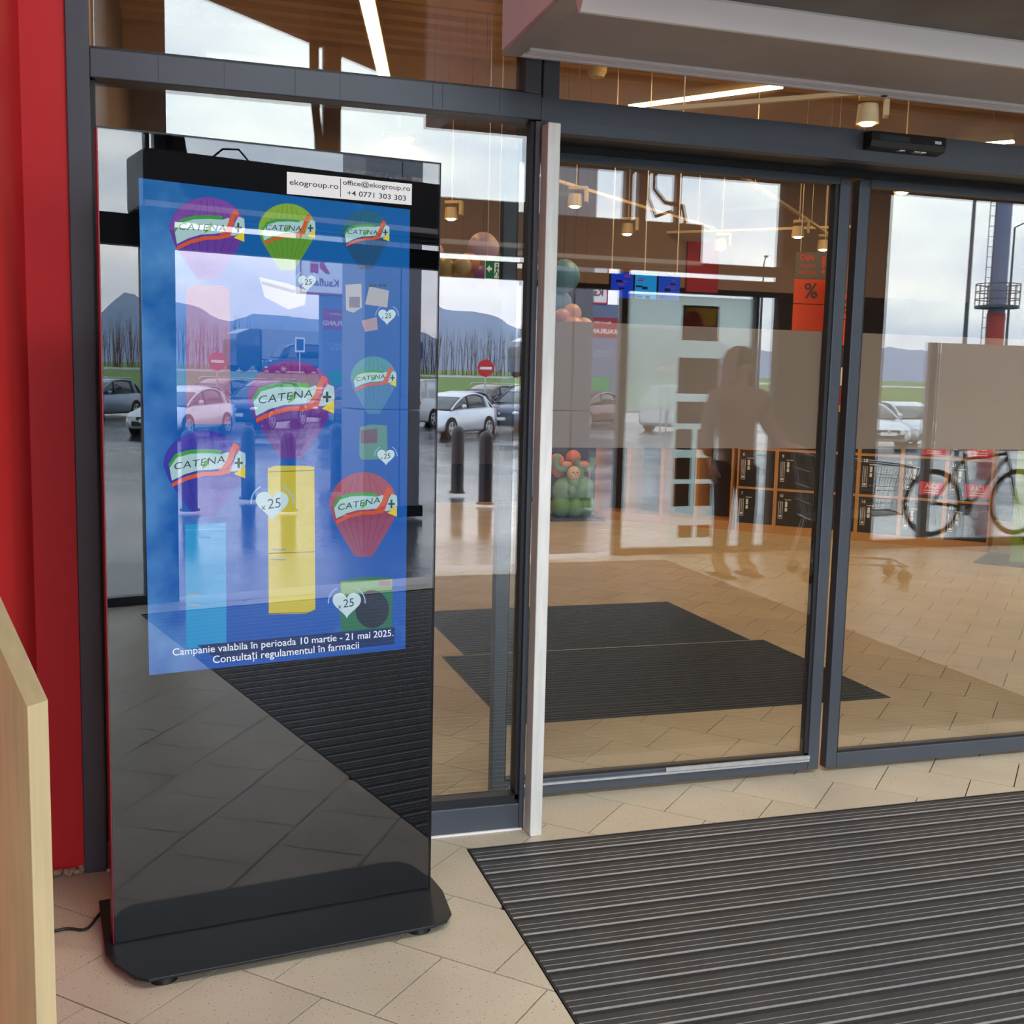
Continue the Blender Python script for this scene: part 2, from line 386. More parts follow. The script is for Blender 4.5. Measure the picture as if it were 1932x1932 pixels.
# ------------------------------------------------------------------ entrance mat in the vestibule: profiles across the way in
mt = thing('entrance_mat', 'large ribbed aluminium and rubber entrance mat sunk into the tiles before the doors', 'mat', (MX0, MY1, 0))
LX, LY = MX1 - MX0, MY1 - MY0
bx('mat_well', mt, 0, -LY, -.03, LX, 0, -.018, M['alubase'])
for a in ((0, -LY, .004, 0), (LX - .004, -LY, LX, 0), (0, -.004, LX, 0), (0, -LY, LX, -LY + .004)):
    bx('edge_frame', mt, a[0], a[1], -.018, a[2], a[3], .001, M['alubase'])
P = .0975
def strip(w, m, top, rib=0):
    b_ = MB(); b_.box(.006, -w, -.017, LX - .006, 0, top, m)
    if rib:
        for i in range(rib):
            y = -w * (i + .5) / rib; b_.box(.006, y - .0022, top, LX - .006, y + .0022, top + .0012, m)
    return b_.build('', None)
protos = {}
def put(kind, y):
    if kind not in protos:
        o = {'rail': lambda: strip(.0055, M['alu'], .0015), 'fine': lambda: strip(.0022, M['alu'], .0002), 'rubber': lambda: strip(.0215, M['ribbed'], -.001, 4), 'brush': lambda: strip(.0165, M['brush'], -.001)}[kind]()
        protos[kind] = o
    else:
        o = protos[kind].copy(); COL.objects.link(o)
    o.name = {'rail': 'aluminium_rail', 'fine': 'thin_rail', 'rubber': 'rubber_strip', 'brush': 'bristle_strip'}[kind]
    o.parent = mt; o.location = (0, y, 0)
y = -.010; i = 0
while y > -LY + P:
    for kd, w in (('rubber', .0225), ('fine', .003), ('rubber', .0225), ('fine', .003), ('rubber', .0225), ('rail', .0062), ('brush', .0175)):
        put(kd, y); y -= w
    i += 1

# ------------------------------------------------------------------ carpet mats inside the store
def carpet(x0, y0, x1, y1, label):
    th = thing('carpet_mat', label, 'mat', ((x0 + x1) / 2, (y0 + y1) / 2, 0), group='carpet mats inside the doors')
    w, h = (x1 - x0) / 2, (y1 - y0) / 2
    b_ = MB(); b_.box(-w, -h, 0, w, h, .006, M['carpet'])
    for i in range(int(2 * h / .035)): b_.box(-w + .01, -h + .01 + i * .035, .006, w - .01, -h + .028 + i * .035, .0085, M['carpet'])
    b_.build('pile', th)
    bx('rubber_border', th, -w - .012, -h - .012, 0, w + .012, h + .012, .003, M['rubber'])
carpet(1.40, 4.50, 3.33, 5.70, 'dark ribbed carpet mat lying nearest the sliding doors')
carpet(1.53, 5.745, 3.25, 6.86, 'dark ribbed carpet mat lying behind the other one, farther into the store')

# ------------------------------------------------------------------ inner glazed wall
FR = M['frame']
def pane(parent, x0, z0, x1, z1, y, th=.022, m=None, name='glass_pane'): return bx(name, parent, x0, y, z0, x1, y + th, z1, m or M['glass'])
w1 = struct('window_1')           # fixed light left of the doors
bx('mullion', w1, -.262, 3.40, 0, -.20, 3.50, CEIL, FR, .003)
bx('bottom_rail', w1, -.20, 3.405, 0, 1.116, 3.50, .09, FR, .003)
bx('glazing_bead', w1, -.20, 3.415, .09, 1.10, 3.47, .118, M['frame_dark'])
bx('floor_seal', w1, -.20, 3.398, 0, 1.11, 3.405, .006, M['white'])
bx('glazing_bead', w1, -.20, 3.42, .118, -.188, 3.45, 2.30, M['frame_dark'])
bx('glazing_bead', w1, 1.088, 3.415, .10, 1.10, 3.47, 2.30, M['frame_dark'])
bx('mullion', w1, 1.10, 3.40, 0, 1.117, 3.50, 2.30, FR, .002)
pane(w1, -.19, .10, 1.09, 2.31, 3.435)
w2 = struct('window_2')           # light above the transom, left
bx('transom', w2, -.20, 3.40, 2.303, 1.117, 3.50, 2.382, FR, .003)
for i, x in enumerate((-.02, .16, .36, .49, .77, .80, .98)):
    bx('transom_joint', w2, x, 3.3992, 2.31, x + .0012, 3.3999, 2.38, M['frame_dark'])
bx('glazing_bead', w2, -.20, 3.42, 2.382, 1.06, 3.46, 2.392, M['frame_dark'])
bx('mullion', w2, 1.062, 3.40, 2.382, 1.115, 3.50, CEIL, FR, .003)
pane(w2, -.19, 2.39, 1.07, CEIL, 3.435)
w3 = struct('window_3')           # light above the door header
bx('mullion', w3, 1.121, 3.40, 2.372, 1.175, 3.50, CEIL, FR, .003)
bx('mullion', w3, 3.86, 3.40, 2.372, 3.93, 3.50, CEIL, FR, .003)
pane(w3, 1.175, 2.375, 3.86, CEIL, 3.45)
w4 = struct('window_4')           # fixed lights right of the doors
bx('mullion', w4, 3.80, 3.40, 0, 3.88, 3.50, 2.37, FR, .003)
bx('transom', w4, 3.93, 3.40, 2.303, XR, 3.50, 2.382, FR, .003)
bx('bottom_rail', w4, 3.88, 3.405, 0, XR, 3.50, .09, FR, .003)
pane(w4, 3.88, .09, XR, 2.30, 3.435); pane(w4, 3.93, 2.38, XR, CEIL, 3.435)
for x in (5.3, 6.9, 8.5): bx('mullion', w4, x, 3.40, .09, x + .06, 3.50, CEIL, FR, .003)

hd = struct('trim_1')             # header over the sliding doors
b_ = MB(); b_.prism([(3.40, 2.305), (3.41, 2.272), (3.44, 2.268), (3.44, 2.372), (3.40, 2.372)], 1.117, 3.93, FR, axis='x')
b_.build('header_cover', hd)
bx('operator_box', hd, 1.117, 3.44, 2.282, 3.93, 3.66, 2.36, M['frame_dark'])
bx('operator_lid', hd, 1.117, 3.44, 2.36, 3.93, 3.72, 2.372, FR)
bx('guide_rail', hd, 1.117, 3.62, 2.262, 3.93, 3.645, 2.285, M['frame_dark'])

post = bx('steel_post', None, 1.1185, 3.335, 0, 1.160, 3.3985, 2.285, M['steel'], .003)
tag(post, 'tall brushed stainless steel guard post before the left edge of the sliding doors', 'post')

def leaf(name, x0, x1, grey_bottom):
    d = struct(name)
    y0, y1 = 3.65, 3.695
    SW = .048
    bx('stile', d, x0, y0, .012, x0 + SW, y1, 2.262, FR, .004); bx('stile', d, x1 - SW, y0, .012, x1, y1, 2.262, FR, .004)
    bx('bottom_rail', d, x0 + SW, y0, .012, x1 - SW, y1, .072, FR, .003)
    bx('top_rail', d, x0 + SW, y0, 2.236, x1 - SW, y1, 2.300, FR, .003)
    for a in ((x0 + SW, x0 + SW + .006), (x1 - SW - .016, x1 - SW)): bx('rubber_gasket', d, a[0], y0 + .006, .072, a[1], y1 - .006, 2.236, M['frame_dark'])
    bx('rubber_gasket', d, x0 + SW, y0 + .006, .072, x1 - SW, y1 - .006, .080, M['frame_dark'])
    pane(d, x0 + SW, .078, x1 - SW, 2.24, 3.662, .02)
    f = bx('frosted_band', d, x0 + SW + .008, 3.6835, 1.265, x1 - SW - .022, 3.6845, 1.704, M['film'])
    return d
d1 = leaf('door_1', 1.075, 2.407, True); d2 = leaf('door_2', 2.440, 3.80, False)
# worn bright floor guide on the first leaf's bottom rail
b_ = MB(); b_.box(1.14, 3.642, .050, 2.36, 3.650, .058, M['alu']); b_.box(1.75, 3.640, .060, 2.36, 3.650, .074, M['alu']); b_.build('scuffed_guide_strip', d1)

# sensor on the header
sn = thing('motion_sensor', 'black motion sensor bar on the door header above the gap between the doors', 'sensor', (2.425, 3.40, 2.30))
b_ = MB(); b_.prism([(0, .005), (-.045, .010), (-.052, .03), (-.048, .062), (0, .066)], -.15, .15, M['blackplastic'], axis='x'); b_.build('housing', sn, .003)
b_ = MB(); b_.prism([(-.0525, .030), (-.0535, .034), (-.050, .052), (-.0495, .050)], -.12, .0, M['carglass'], axis='x'); b_.build('lens', sn)
bx('badge', sn, .102, -.0515, .036, .128, -.0500, .046, M['alu'])
for x in (-.03, .03, .055): bx('window', sn, x, -.040, .0055, x + .022, -.020, .0085, M['alu'])

# ------------------------------------------------------------------ air curtain over the doors
ac = thing('air_curtain', 'large pale grey air curtain box hanging above the inner doors', 'air curtain', (.98, 3.39, 2.48))
AX = 4.2 - .98
WH, CU = M['white'], M['curtain']
bx('end_panel', ac, 0, -.96, .012, .012, 0, .62, mat('white sheet tinted against red bounce', (226, 224, 232), .5), .004)  # left panel's white is cooled to offset red light bounced off the wall
bx('end_panel', ac, AX - .012, -.96, .012, AX, 0, .62, M['white'], .004)
bx('bottom_panel', ac, .012, -.56, .010, AX - .012, -.075, .022, CU)
b_ = MB(); b_.prism([(-.65, .022), (-.652, .006), (-.612, -.048), (-.598, -.048), (-.575, -.01), (-.565, .022)], .03, AX - .03, WH, axis='x'); b_.build('white_louvre', ac)
bx('intake_grille', ac, .012, -.95, .012, AX - .012, -.652, .022, M['curtainfront'])
bx('front_panel', ac, 0, -.965, 0, AX, -.95, .62, WH, .003)
bx('frame_edge', ac, 0, -.95, 0, .06, 0, .012, CU, .002); bx('frame_edge', ac, AX - .06, -.95, 0, AX, 0, .012, CU, .002)
bx('frame_edge', ac, .06, -.02, 0, AX - .06, 0, .012, WH, .002)
for i in range(3): bx('outlet_slat', ac, .07, -.07 + i * .017, .002, AX - .07, -.063 + i * .017, .016, WH)
bx('outlet_slot', ac, .07, -.08, .016, AX - .07, -.02, .03, M['frame_dark'])
bx('top_panel', ac, 0, -.965, .62, AX, 0, .632, CU)
bx('catch', ac, 1.335, -.035, -.0015, 1.352, -.018, .0, M['blackprint'])
for x in (.5, AX - .5): MB().cyl((x, -.3, .632), (x, -.3, CEIL - 2.48), .012, M['steel']).build('hanger_rod', ac)
# ================================================================== OUTER GLAZED WALL (seen in the reflections)
w5 = struct('window_5')
FD = FR
bx('mullion', w5, -.05, YO - .08, 0, .0, YO, CEIL, FD, .003)
bx('bottom_rail', w5, 0, YO - .08, 0, 1.04, YO, .06, FD)
bx('mullion', w5, 1.0, YO - .08, 0, 1.21, YO, 2.27, FD, .003)
for a in ((1.035, 1.06), (1.09, 1.15), (1.19, 1.22)): bx('mullion', w5, a[0], YO - .08, 2.46, a[1], YO, CEIL, FD, .002)
bx('header', w5, 0, YO - .10, 2.27, 1.21, YO, 2.46, FD, .004); bx('header', w5, 1.21, YO - .10, 2.27, 5.16, YO, 2.402, FD, .004); bx('transom', w5, 1.21, YO - .10, 2.448, 5.16, YO, 2.53, FD, .004)
bx('mullion', w5, 3.66, YO - .08, 0, 3.73, YO, CEIL, FD, .003)
bx('mullion', w5, 3.78, YO - .08, 2.46, 3.86, YO, CEIL, FD, .003); bx('mullion', w5, 4.12, YO - .06, 2.46, 4.17, YO, CEIL, FD, .003)
bx('mullion', w5, 4.93, YO - .08, 0, 4.98, YO, 2.27, FD, .003)
bx('bottom_rail', w5, 3.73, YO - .08, 0, 5.16, YO, .06, FD)
for a in ((0, .06, 1.0, 2.27), (3.73, .06, 4.93, 2.27), (4.98, .06, 5.16, 2.27), (0, 2.46, 1.21, CEIL), (1.21, 2.53, 5.16, CEIL), (1.21, 2.402, 5.16, 2.448)):
    bx('glass_pane', w5, a[0], YO - .05, a[1], a[2], YO - .03, a[3], M['oglass'])
w6 = struct('window_6')
bx('bottom_rail', w6, 6.2, YO - .08, 0, XR, YO, .08, FD); bx('mullion', w6, 6.2, YO - .08, 0, 6.26, YO, 3.3, FD, .003)
bx('mullion', w6, 6.78, YO - .07, .08, 6.88, YO - .01, 1.93, M['pillar'], .003)
bx('glass_pane', w6, 6.26, YO - .05, .08, XR, YO - .03, 3.3, M['oglass'])
bx('frosted_band', w6, 6.90, YO - .028, .92, XR, YO - .026, 1.93, M['film'])
b_ = MB(); b_.box(XL, YO - .1, 0, -.05, YO, CEIL, M['outwall']); b_.build('wall_outer')['kind'] = 'structure'
b_ = MB(); b_.box(5.16, YO - .1, 0, 6.2, YO, CEIL, M['outwall']); b_.build('wall_outer')['kind'] = 'structure'
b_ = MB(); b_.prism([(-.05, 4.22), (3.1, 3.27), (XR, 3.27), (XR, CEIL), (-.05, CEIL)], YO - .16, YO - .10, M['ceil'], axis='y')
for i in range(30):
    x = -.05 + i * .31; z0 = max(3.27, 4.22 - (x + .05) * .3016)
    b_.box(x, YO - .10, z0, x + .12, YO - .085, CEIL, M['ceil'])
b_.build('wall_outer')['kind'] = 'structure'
bx('threshold', None, XL, YO - .16, -.02, XR, YO + .115, .001, M['kerb'], .003)['kind'] = 'structure'

# white sheet with opening-time stickers on the fixed outer light
sh = thing('window_sticker', 'white translucent sheet with dark square notices stuck on the outer glass by the doorway', 'sticker', (3.74, YO - .028, 0))
b_ = MB(); b_.box(.0, 0, 1.73, 1.17, .001, 2.245, M['sheet']); b_.box(0, 0, 1.26, .45, .001, 1.73, M['sheet']); b_.box(.45, 0, .06, .87, .001, 1.73, M['sheet'])
b_.build('sheet', sh)
dk = mat('dark brown notice', (74, 58, 50), .6)
for a in ((.50, 1.87, .85, 2.17), (.48, 1.41, .87, 1.72), (.48, 1.15, .80, 1.34), (.48, .92, .64, 1.10), (.69, .92, .85, 1.10), (.48, .66, .64, .85), (.69, .66, .85, .85), (.48, .42, .64, .62), (.69, .42, .85, .62), (.54, .14, .68, .25), (.72, .14, .86, .25)):
    bx('notice', sh, a[0], .001, a[1], a[2], .0025, a[3], dk)
egg = mat('dark red print', (150, 40, 48), .6); yl = mat('mustard print', (206, 160, 70), .6)
b_ = MB(); b_.box(.53, .0025, 2.0, .83, .003, 2.15, yl)
b_.add([(.60 + .10 * math.cos(a * PI / 10), .0034, 2.0 + .12 * math.sin(a * PI / 10)) for a in range(11)], [tuple(range(11))], egg)
for i in range(5): b_.cyl((.54 + i * .065, .0028, 1.985), (.54 + i * .065, .0038, 1.985), .02, egg, seg=12)
b_.build('printed_picture', sh)

# outer air curtain above the doorway, with its cables and bracket
oc = thing('air_curtain', 'dark grey air curtain box over the outer doorway behind the camera', 'air curtain', (.92, YO + .02, 2.455))
bx('housing', oc, 0, 0, 0, 3.25, .42, .33, mat('slate grey sheet metal', (70, 74, 84), .45, .2), .004)
bx('end_panel', oc, -.006, .01, .01, 0, .41, .32, mat('mid grey sheet metal', (120, 122, 128), .5), .002)
bx('front_lip', oc, 0, .42, .0, 3.25, .436, .034, M['white'], .003); bx('outlet_slot', oc, .1, .1, -.004, 3.15, .2, 0, M['frame_dark'])
b_ = MB(); b_.tube([(2.9, .2, 1.0), (2.9, .2, .62), (3.0, .2, .52), (3.16, .2, .50), (3.2, .2, .33)], .018, M['rubber']); b_.build('supply_cable', oc)
b_ = MB(); b_.tube([(2.84, .2, .8), (2.85, .2, .55), (2.92, .2, .40), (3.05, .2, .45), (3.14, .2, .36)], .012, M['rubber']); b_.build('supply_cable', oc)
b_ = MB(); b_.tube([(.06, .25, CEIL - 2.46), (.07, .25, 1.0), (.12, .25, .55), (.16, .25, .33)], .03, M['rubber']); b_.build('supply_cable', oc)
b_ = MB(); b_.tube([(.20, .25, CEIL - 2.46), (.20, .25, 1.0), (.19, .25, .6), (.24, .25, .33)], .06, M['rubber'], 12); b_.build('air_hose', oc)
b_ = MB(); b_.tube([(.42, .3, .33), (.5, .3, .40), (.6, .3, .41), (.68, .3, .33)], .006, M['rubber']); b_.build('loose_wire', oc)

# ------------------------------------------------------------------ the ground outside
GP = [(YO - .161, -.012), (-9, -.06), (-26, -.42), (-38, -.40), (-46, 0), (-62, .5), (-84, 1.55), (-98, 1.75), (-500, 5)]
def gz(y):
    for (a, za), (c, zc) in zip(GP[:-1], GP[1:]):
        if c <= y <= a: return za + (zc - za) * (y - a) / (c - a)
    return 0
b_ = MB(); pts_ = GP[:5]
b_.add([(-60, y, z) for y, z in pts_] + [(130, y, z) for y, z in pts_], [(i, i + 1, 6 + i, 5 + i) for i in range(4)], M['asphalt']); g = b_.build('ground_asphalt'); g['kind'] = 'structure'
am = M['asphalt'].node_tree; nb = [n for n in am.nodes if n.type == 'TEX_NOISE'][0]; nb.inputs['Scale'].default_value = .8
pr = am.nodes['Principled BSDF']; nr = am.nodes.new('ShaderNodeTexNoise'); nr.inputs['Scale'].default_value = .22; nr.inputs['Detail'].default_value = 5
tcc = [n for n in am.nodes if n.type == 'TEX_COORD'][0]; am.links.new(tcc.outputs['Object'], nr.inputs[0])
mrr = am.nodes.new('ShaderNodeMapRange'); mrr.inputs[1].default_value = .42; mrr.inputs[2].default_value = .60; mrr.inputs[3].default_value = .05; mrr.inputs[4].default_value = .30
am.links.new(nr.outputs[0], mrr.inputs[0]); am.links.new(mrr.outputs[0], pr.inputs['Roughness'])
nbb = am.nodes.new('ShaderNodeTexNoise'); nbb.inputs['Scale'].default_value = 9; nbb.inputs['Detail'].default_value = 4; am.links.new(tcc.outputs['Object'], nbb.inputs[0])
bp = [n for n in am.nodes if n.type == 'BUMP'][0]; bp.inputs['Strength'].default_value = .30; bp.inputs['Distance'].default_value = .02; am.links.new(nbb.outputs[0], bp.inputs['Height'])
mpp = am.nodes.new('ShaderNodeMapping'); mpp.inputs['Scale'].default_value = (.35, 1.6, 1); am.links.new(tcc.outputs['Object'], mpp.inputs[0]); am.links.new(mpp.outputs[0], nbb.inputs[0])
def band(name, pts, m):   # pts: (y, z) profile running outwards
    b_ = MB(); n = len(pts)
    vs = [(-500, y, z) for y, z in pts] + [(1400, y, z) for y, z in pts] + [(-500, pts[-1][0], -6), (1400, pts[-1][0], -6), (-500, pts[0][0], -6), (1400, pts[0][0], -6)]
    fs = [(i, i + 1, n + i + 1, n + i) for i in range(n - 1)]
    b_.add(vs, fs, m); o = b_.build(name); o['kind'] = 'structure'; return o
band('ground_grass', [(-46, 0), (-62, .5), (-84, 1.55)], M['grass'])
band('ground_road', [(-84, 1.55), (-98, 1.75)], M['road'])
band('ground_grass', [(-98, 1.75), (-160, 2.6), (-500, 5.0), (-1550, 12)], M['grass'])
bx('kerb', None, -60, -46.2, -.1, 120, -46, .12, M['kerb'])['kind'] = 'structure'
# mountain ridge
sil = [(-400, 40), (0, 44), (150, 40), (260, 56), (317, 70), (341, 104), (364, 96), (412, 94), (434, 91), (455, 81), (477, 71), (506, 78), (521, 84), (560, 83), (607, 80), (740, 82), (803, 62), (900, 50), (1100, 66), (1400, 40)]
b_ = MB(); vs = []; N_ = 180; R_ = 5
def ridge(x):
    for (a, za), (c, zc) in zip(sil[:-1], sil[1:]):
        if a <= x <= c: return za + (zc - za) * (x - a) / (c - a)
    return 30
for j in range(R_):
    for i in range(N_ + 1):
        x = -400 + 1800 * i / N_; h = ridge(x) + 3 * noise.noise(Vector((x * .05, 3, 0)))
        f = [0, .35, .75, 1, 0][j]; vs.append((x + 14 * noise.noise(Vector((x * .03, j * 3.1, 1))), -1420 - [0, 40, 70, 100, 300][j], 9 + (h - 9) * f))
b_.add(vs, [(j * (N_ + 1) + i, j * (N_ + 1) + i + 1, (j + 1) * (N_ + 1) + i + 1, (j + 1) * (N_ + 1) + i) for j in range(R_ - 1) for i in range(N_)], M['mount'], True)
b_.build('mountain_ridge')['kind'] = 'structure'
# canopy column outside
pl = thing('canopy_column', 'wide grey clad column standing outside beyond the outer doorway', 'column', (4.45, -5.35, -.01))
bx('cladding', pl, -.33, -.3, 0, .33, .3, 1.15, M['pillar'], .01); bx('cladding', pl, -.33, -.3, 1.16, .33, .3, 6.2, M['pillar'], .01)
bx('joint', pl, .08, .3005, .02, .09, .302, 6.1, M['frame_dark']); bx('plinth', pl, -.36, -.33, 0, .36, .33, .12, M['frame_dark'])
# bollards
first = None
for i, (x, y, where) in enumerate(((3.64, -6.0, 'straight out from the outer doorway'), (3.62, -7.3, 'standing behind the one nearest the doorway'), (4.98, -7.8, 'right of the clad column as seen from the store'), (2.66, -6.4, 'nearest the left side of the doorway'), (1.3, -6.2, 'at the left end of the row'))):
    lab = 'dark rounded bollard ' + where
    if first is None:
        first = thing('bollard', lab, 'bollard', (x, y, -.012), group='bollards outside the entrance')
        b_ = MB(); b_.cyl((0, 0, 0), (0, 0, .80), .085, M['bollard'], seg=20); b_.ball((0, 0, .80), .085, M['bollard'], 20, 10); b_.build('shaft', first)
        MB().cyl((0, 0, 0), (0, 0, .02), .11, M['bollard'], seg=20).build('base_plate', first); o = first
    else: o = copy_tree(first); o.location = (x, y, -.012); o['label'] = lab

# ------------------------------------------------------------------ vehicles
def wheel(parent, x, y, r, side):
    b_ = MB(); w = .2
    b_.cyl((0, 0, 0), (0, -side * w, 0), r, M['tyre'], seg=24)
    o = b_.build('wheel', parent); o.location = (x, y, r)
    c = MB(); c.cyl((0, .003 * side, 0), (0, -.02 * side, 0), r * .30, M['rim'], seg=12)
    for i in range(5):
        a = 2 * PI * i / 5 + .3; u = Vector((math.cos(a), 0, math.sin(a))); t_ = Vector((-math.sin(a), 0, math.cos(a)))
        q = [u * r * .2 - t_ * .05, u * r * .66 - t_ * .025, u * r * .66 + t_ * .025, u * r * .2 + t_ * .05]
        c.add([tuple(Vector((0, .006 * side, 0)) + v) for v in q] + [tuple(Vector((0, -.02 * side, 0)) + v) for v in q], [(0, 1, 2, 3), (7, 6, 5, 4), (0, 4, 5, 1), (1, 5, 6, 2), (2, 6, 7, 3), (3, 7, 4, 0)], M['rim'])
    c.torus((0, 0, 0), r * .67, .018, M['rim'], (0, 1, 0), 24, 6)
    c.build('alloy_rim', o)
def ring(x, w, zb, zs, zt, tw):    # one cross-section of the body: bottom, shoulder, top
    return [(x, -w * .86, zb), (x, -w, zb + .10), (x, -w * 1.0, (zb + zs) * .5), (x, -w * .97, zs), (x, -tw, zt), (x, 0, zt + .02), (x, tw, zt), (x, w * .97, zs), (x, w * 1.0, (zb + zs) * .5), (x, w, zb + .10), (x, w * .86, zb)]
def car(kind, paint, label, loc, heading, name='car', cat='car', lights=True, rails=False):
    L, Wd, H = {'hatch': (4.06, .87, 1.45), 'suv': (4.35, .90, 1.66), 'van': (4.3, .92, 1.84), 'estate': (4.4, .88, 1.52), 'bigvan': (5.6, 1.0, 2.5)}[kind]
    c = thing(name, label, cat, loc, heading, group='cars in the parking area' if cat == 'car' else None)
    zc = .19 if kind != 'suv' else .24
    hood = {'hatch': .88, 'suv': 1.02, 'van': 1.02, 'estate': .88, 'bigvan': 1.25}[kind]; belt = hood + .06
    st = [(-L / 2, Wd * .80, zc + .16, belt - .18, belt - .10, Wd * .66), (-L / 2 + .10, Wd * .93, zc + .05, belt - .05, belt, Wd * .74), (-L / 2 + .5, Wd, zc, belt - .02, belt + .04, Wd * .80),
          (-.3, Wd, zc, belt - .06, belt + .0, Wd * .82), (L / 2 - 1.35, Wd, zc, belt - .10, belt - .03, Wd * .82), (L / 2 - .9, Wd, zc, hood - .12, hood - .02, Wd * .78), (L / 2 - .35, Wd * .95, zc + .02, hood - .20, hood - .12, Wd * .68), (L / 2 - .08, Wd * .86, zc + .06, hood - .30, hood - .22, Wd * .58), (L / 2, Wd * .74, zc + .14, hood - .36, hood - .30, Wd * .5)]
    b_ = MB(); b_.loft([ring(*s) for s in st], paint); b_.build('body', c)
    # greenhouse
    rear, r1, f1, fr = {'hatch': (-L / 2 + .18, -L / 2 + .62, .25, 1.02), 'suv': (-L / 2 + .16, -L / 2 + .5, .35, 1.02), 'van': (-L / 2 + .06, -L / 2 + .16, .75, 1.42), 'estate': (-L / 2 + .12, -L / 2 + .5, .3, 1.05), 'bigvan': (-L / 2 + .04, -L / 2 + .1, 1.2, 1.95)}[kind]
    def g4(x, hw, z): return [(x, -hw, z), (x, hw, z)]
    zb = belt - .02; gw = Wd * .82; tw = Wd * .66
    pr_, pf_ = {'hatch': (2.6, 2.0), 'suv': (4.0, 2.2), 'van': (12., 3.0), 'estate': (4.0, 2.0), 'bigvan': (14., 4.0)}[kind]
    xm = (r1 + f1) / 2 - (.1 if kind == 'hatch' else 0)
    def top(x):
        q = (x - xm) / ((fr - xm) if x > xm else (xm - rear)); return max(0.0, 1 - abs(q) ** (pf_ if x > xm else pr_))
    b_ = MB(); secs = []; nS = 15
    for i_ in range(nS):
        x = rear + (fr - rear) * i_ / (nS - 1); f_ = top(x); z1 = zb + .01 + (H - .03 - zb) * f_; w1 = gw - (gw - tw) * f_
        secs.append((x, z1, w1))
    gm_ = paint if kind in ('van', 'bigvan') else M['carglass']
    b_.loft([[(x, -gw * .99, zb - .02), (x, -w1, z1 - .03 * (z1 > zb + .1)), (x, -w1 * .82, z1), (x, w1 * .82, z1), (x, w1, z1 - .03 * (z1 > zb + .1)), (x, gw * .99, zb - .02)] for x, z1, w1 in secs], gm_); b_.build('cab' if gm_ is paint else 'windows', c)
    mid = [q for q in secs if q[1] > H - .22]
    b_ = MB(); b_.loft([[(x, -w1 - .012, z1 - .045), (x, -w1 * .84, z1 + .012), (x, w1 * .84, z1 + .012), (x, w1 + .012, z1 - .045)] for x, z1, w1 in mid], paint); b_.build('roof', c)
    b_ = MB()
    for s in (-1, 1):
        b_.tube([(x, s * (w1 + .004), z1 - .025) for x, z1, w1 in secs], .028, paint, 6)
        xa = -.12; f_ = top(xa); b_.cyl((xa, s * (gw - (gw - tw) * f_ + .01), zb + (H - zb) * f_ - .05), (xa - .02, s * (gw + .004), zb), .026, M['blackplastic'], seg=6)
        xa = rear + (xm - rear) * .45; f_ = top(xa); b_.cyl((xa, s * (gw - (gw - tw) * f_), zb + (H - zb) * f_ - .04), (xa - .12, s * gw, zb), .075, paint, seg=6)
    b_.build('pillars', c)
    if kind in ('van', 'bigvan'):
        b_ = MB()
        for s in (-1, 1):
            b_.add([(.35, s * (gw + .012), zb + .02), (1.25, s * (gw + .008), zb + .02), (.86, s * (tw + .05), H - .30), (.35, s * (tw + .05), H - .30)], [(0, 1, 2, 3) if s < 0 else (3, 2, 1, 0)], M['carglass'])
        b_.add([(fr + .005, -gw * .8, zb + .03), (fr + .005, gw * .8, zb + .03), (f1 + .03, tw * .9, H - .14), (f1 + .03, -tw * .9, H - .14)], [(0, 1, 2, 3)], M['carglass']); b_.build('windows', c)
    wr = {'hatch': .31, 'suv': .36, 'van': .33, 'estate': .32, 'bigvan': .36}[kind]; wb = L * .31
    for x in (-wb + .02, wb - .02):
        for s in (-1, 1):
            a = MB(); a.cyl((x, s * (Wd + .004), wr + .01), (x, s * (Wd - .02), wr + .01), wr + .055, M['rubber'], seg=24); a.build('wheel_arch', c)
            wheel(c, x, s * (Wd + .012), wr, s)
    bx('grille', c, L / 2 - .05, -Wd * .42, hood - .40, L / 2 + .012, Wd * .42, hood - .30, M['blackplastic'], .01)
    bx('lower_intake', c, L / 2 - .06, -Wd * .6, zc + .12, L / 2 + .012, Wd * .6, zc + .26, M['blackplastic'], .01)
    bx('number_plate', c, L / 2 + .012, -.26, zc + .22, L / 2 + .02, .26, zc + .33, M['paper'])
    b_ = MB(); b_.ball((L / 2 + .014, 0, hood - .35), .05, M['rim'], 10, 6, (.3, 1, 1.3)); b_.build('badge', c)
    for s in (-1, 1):
        b_ = MB(); b_.ball((L / 2 - .12, s * Wd * .66, hood - .30), .12, M['lamp'], 12, 8, (1.2, 1.2, .62)); b_.build('headlight', c)
        b_ = MB(); b_.ball((-L / 2 + .09, s * Wd * .78, belt - .16), .10, M['redlamp'], 10, 6, (.7, .9, 1.4)); b_.build('tail_light', c)
        b_ = MB(); b_.ball((fr - .42, s * (Wd + .07), belt + .08), .10, paint, 10, 6, (.6, .9, .7)); b_.build('mirror', c)
        if rails:
            b_ = MB(); b_.tube([(r1 + .05, s * tw * .9, H - .03), (r1 + .15, s * tw * .9, H + .05), (f1 - .15, s * tw * .9, H + .05), (f1, s * tw * .9, H - .04)], .018, M['rim']); b_.build('roof_rail', c)
    return c
HD = math.atan2(.72, -.69)
silver = car_paint('silver paint', (214, 220, 228)); grey = car_paint('grey blue paint', (128, 142, 160)); navy = car_paint('navy paint', (34, 44, 86)); dred = car_paint('dark maroon paint', (92, 46, 62)); brown = car_paint('bronze paint', (120, 96, 84)); wht = car_paint('white paint', (228, 230, 234), 0)
def park(kind, paint, label, x, y, h, **k): return car(kind, paint, label, (x, y, gz(y)), h, **k)
park('hatch', silver, 'silver white hatchback parked nearest the store entrance', 8.7, -28.6, HD)
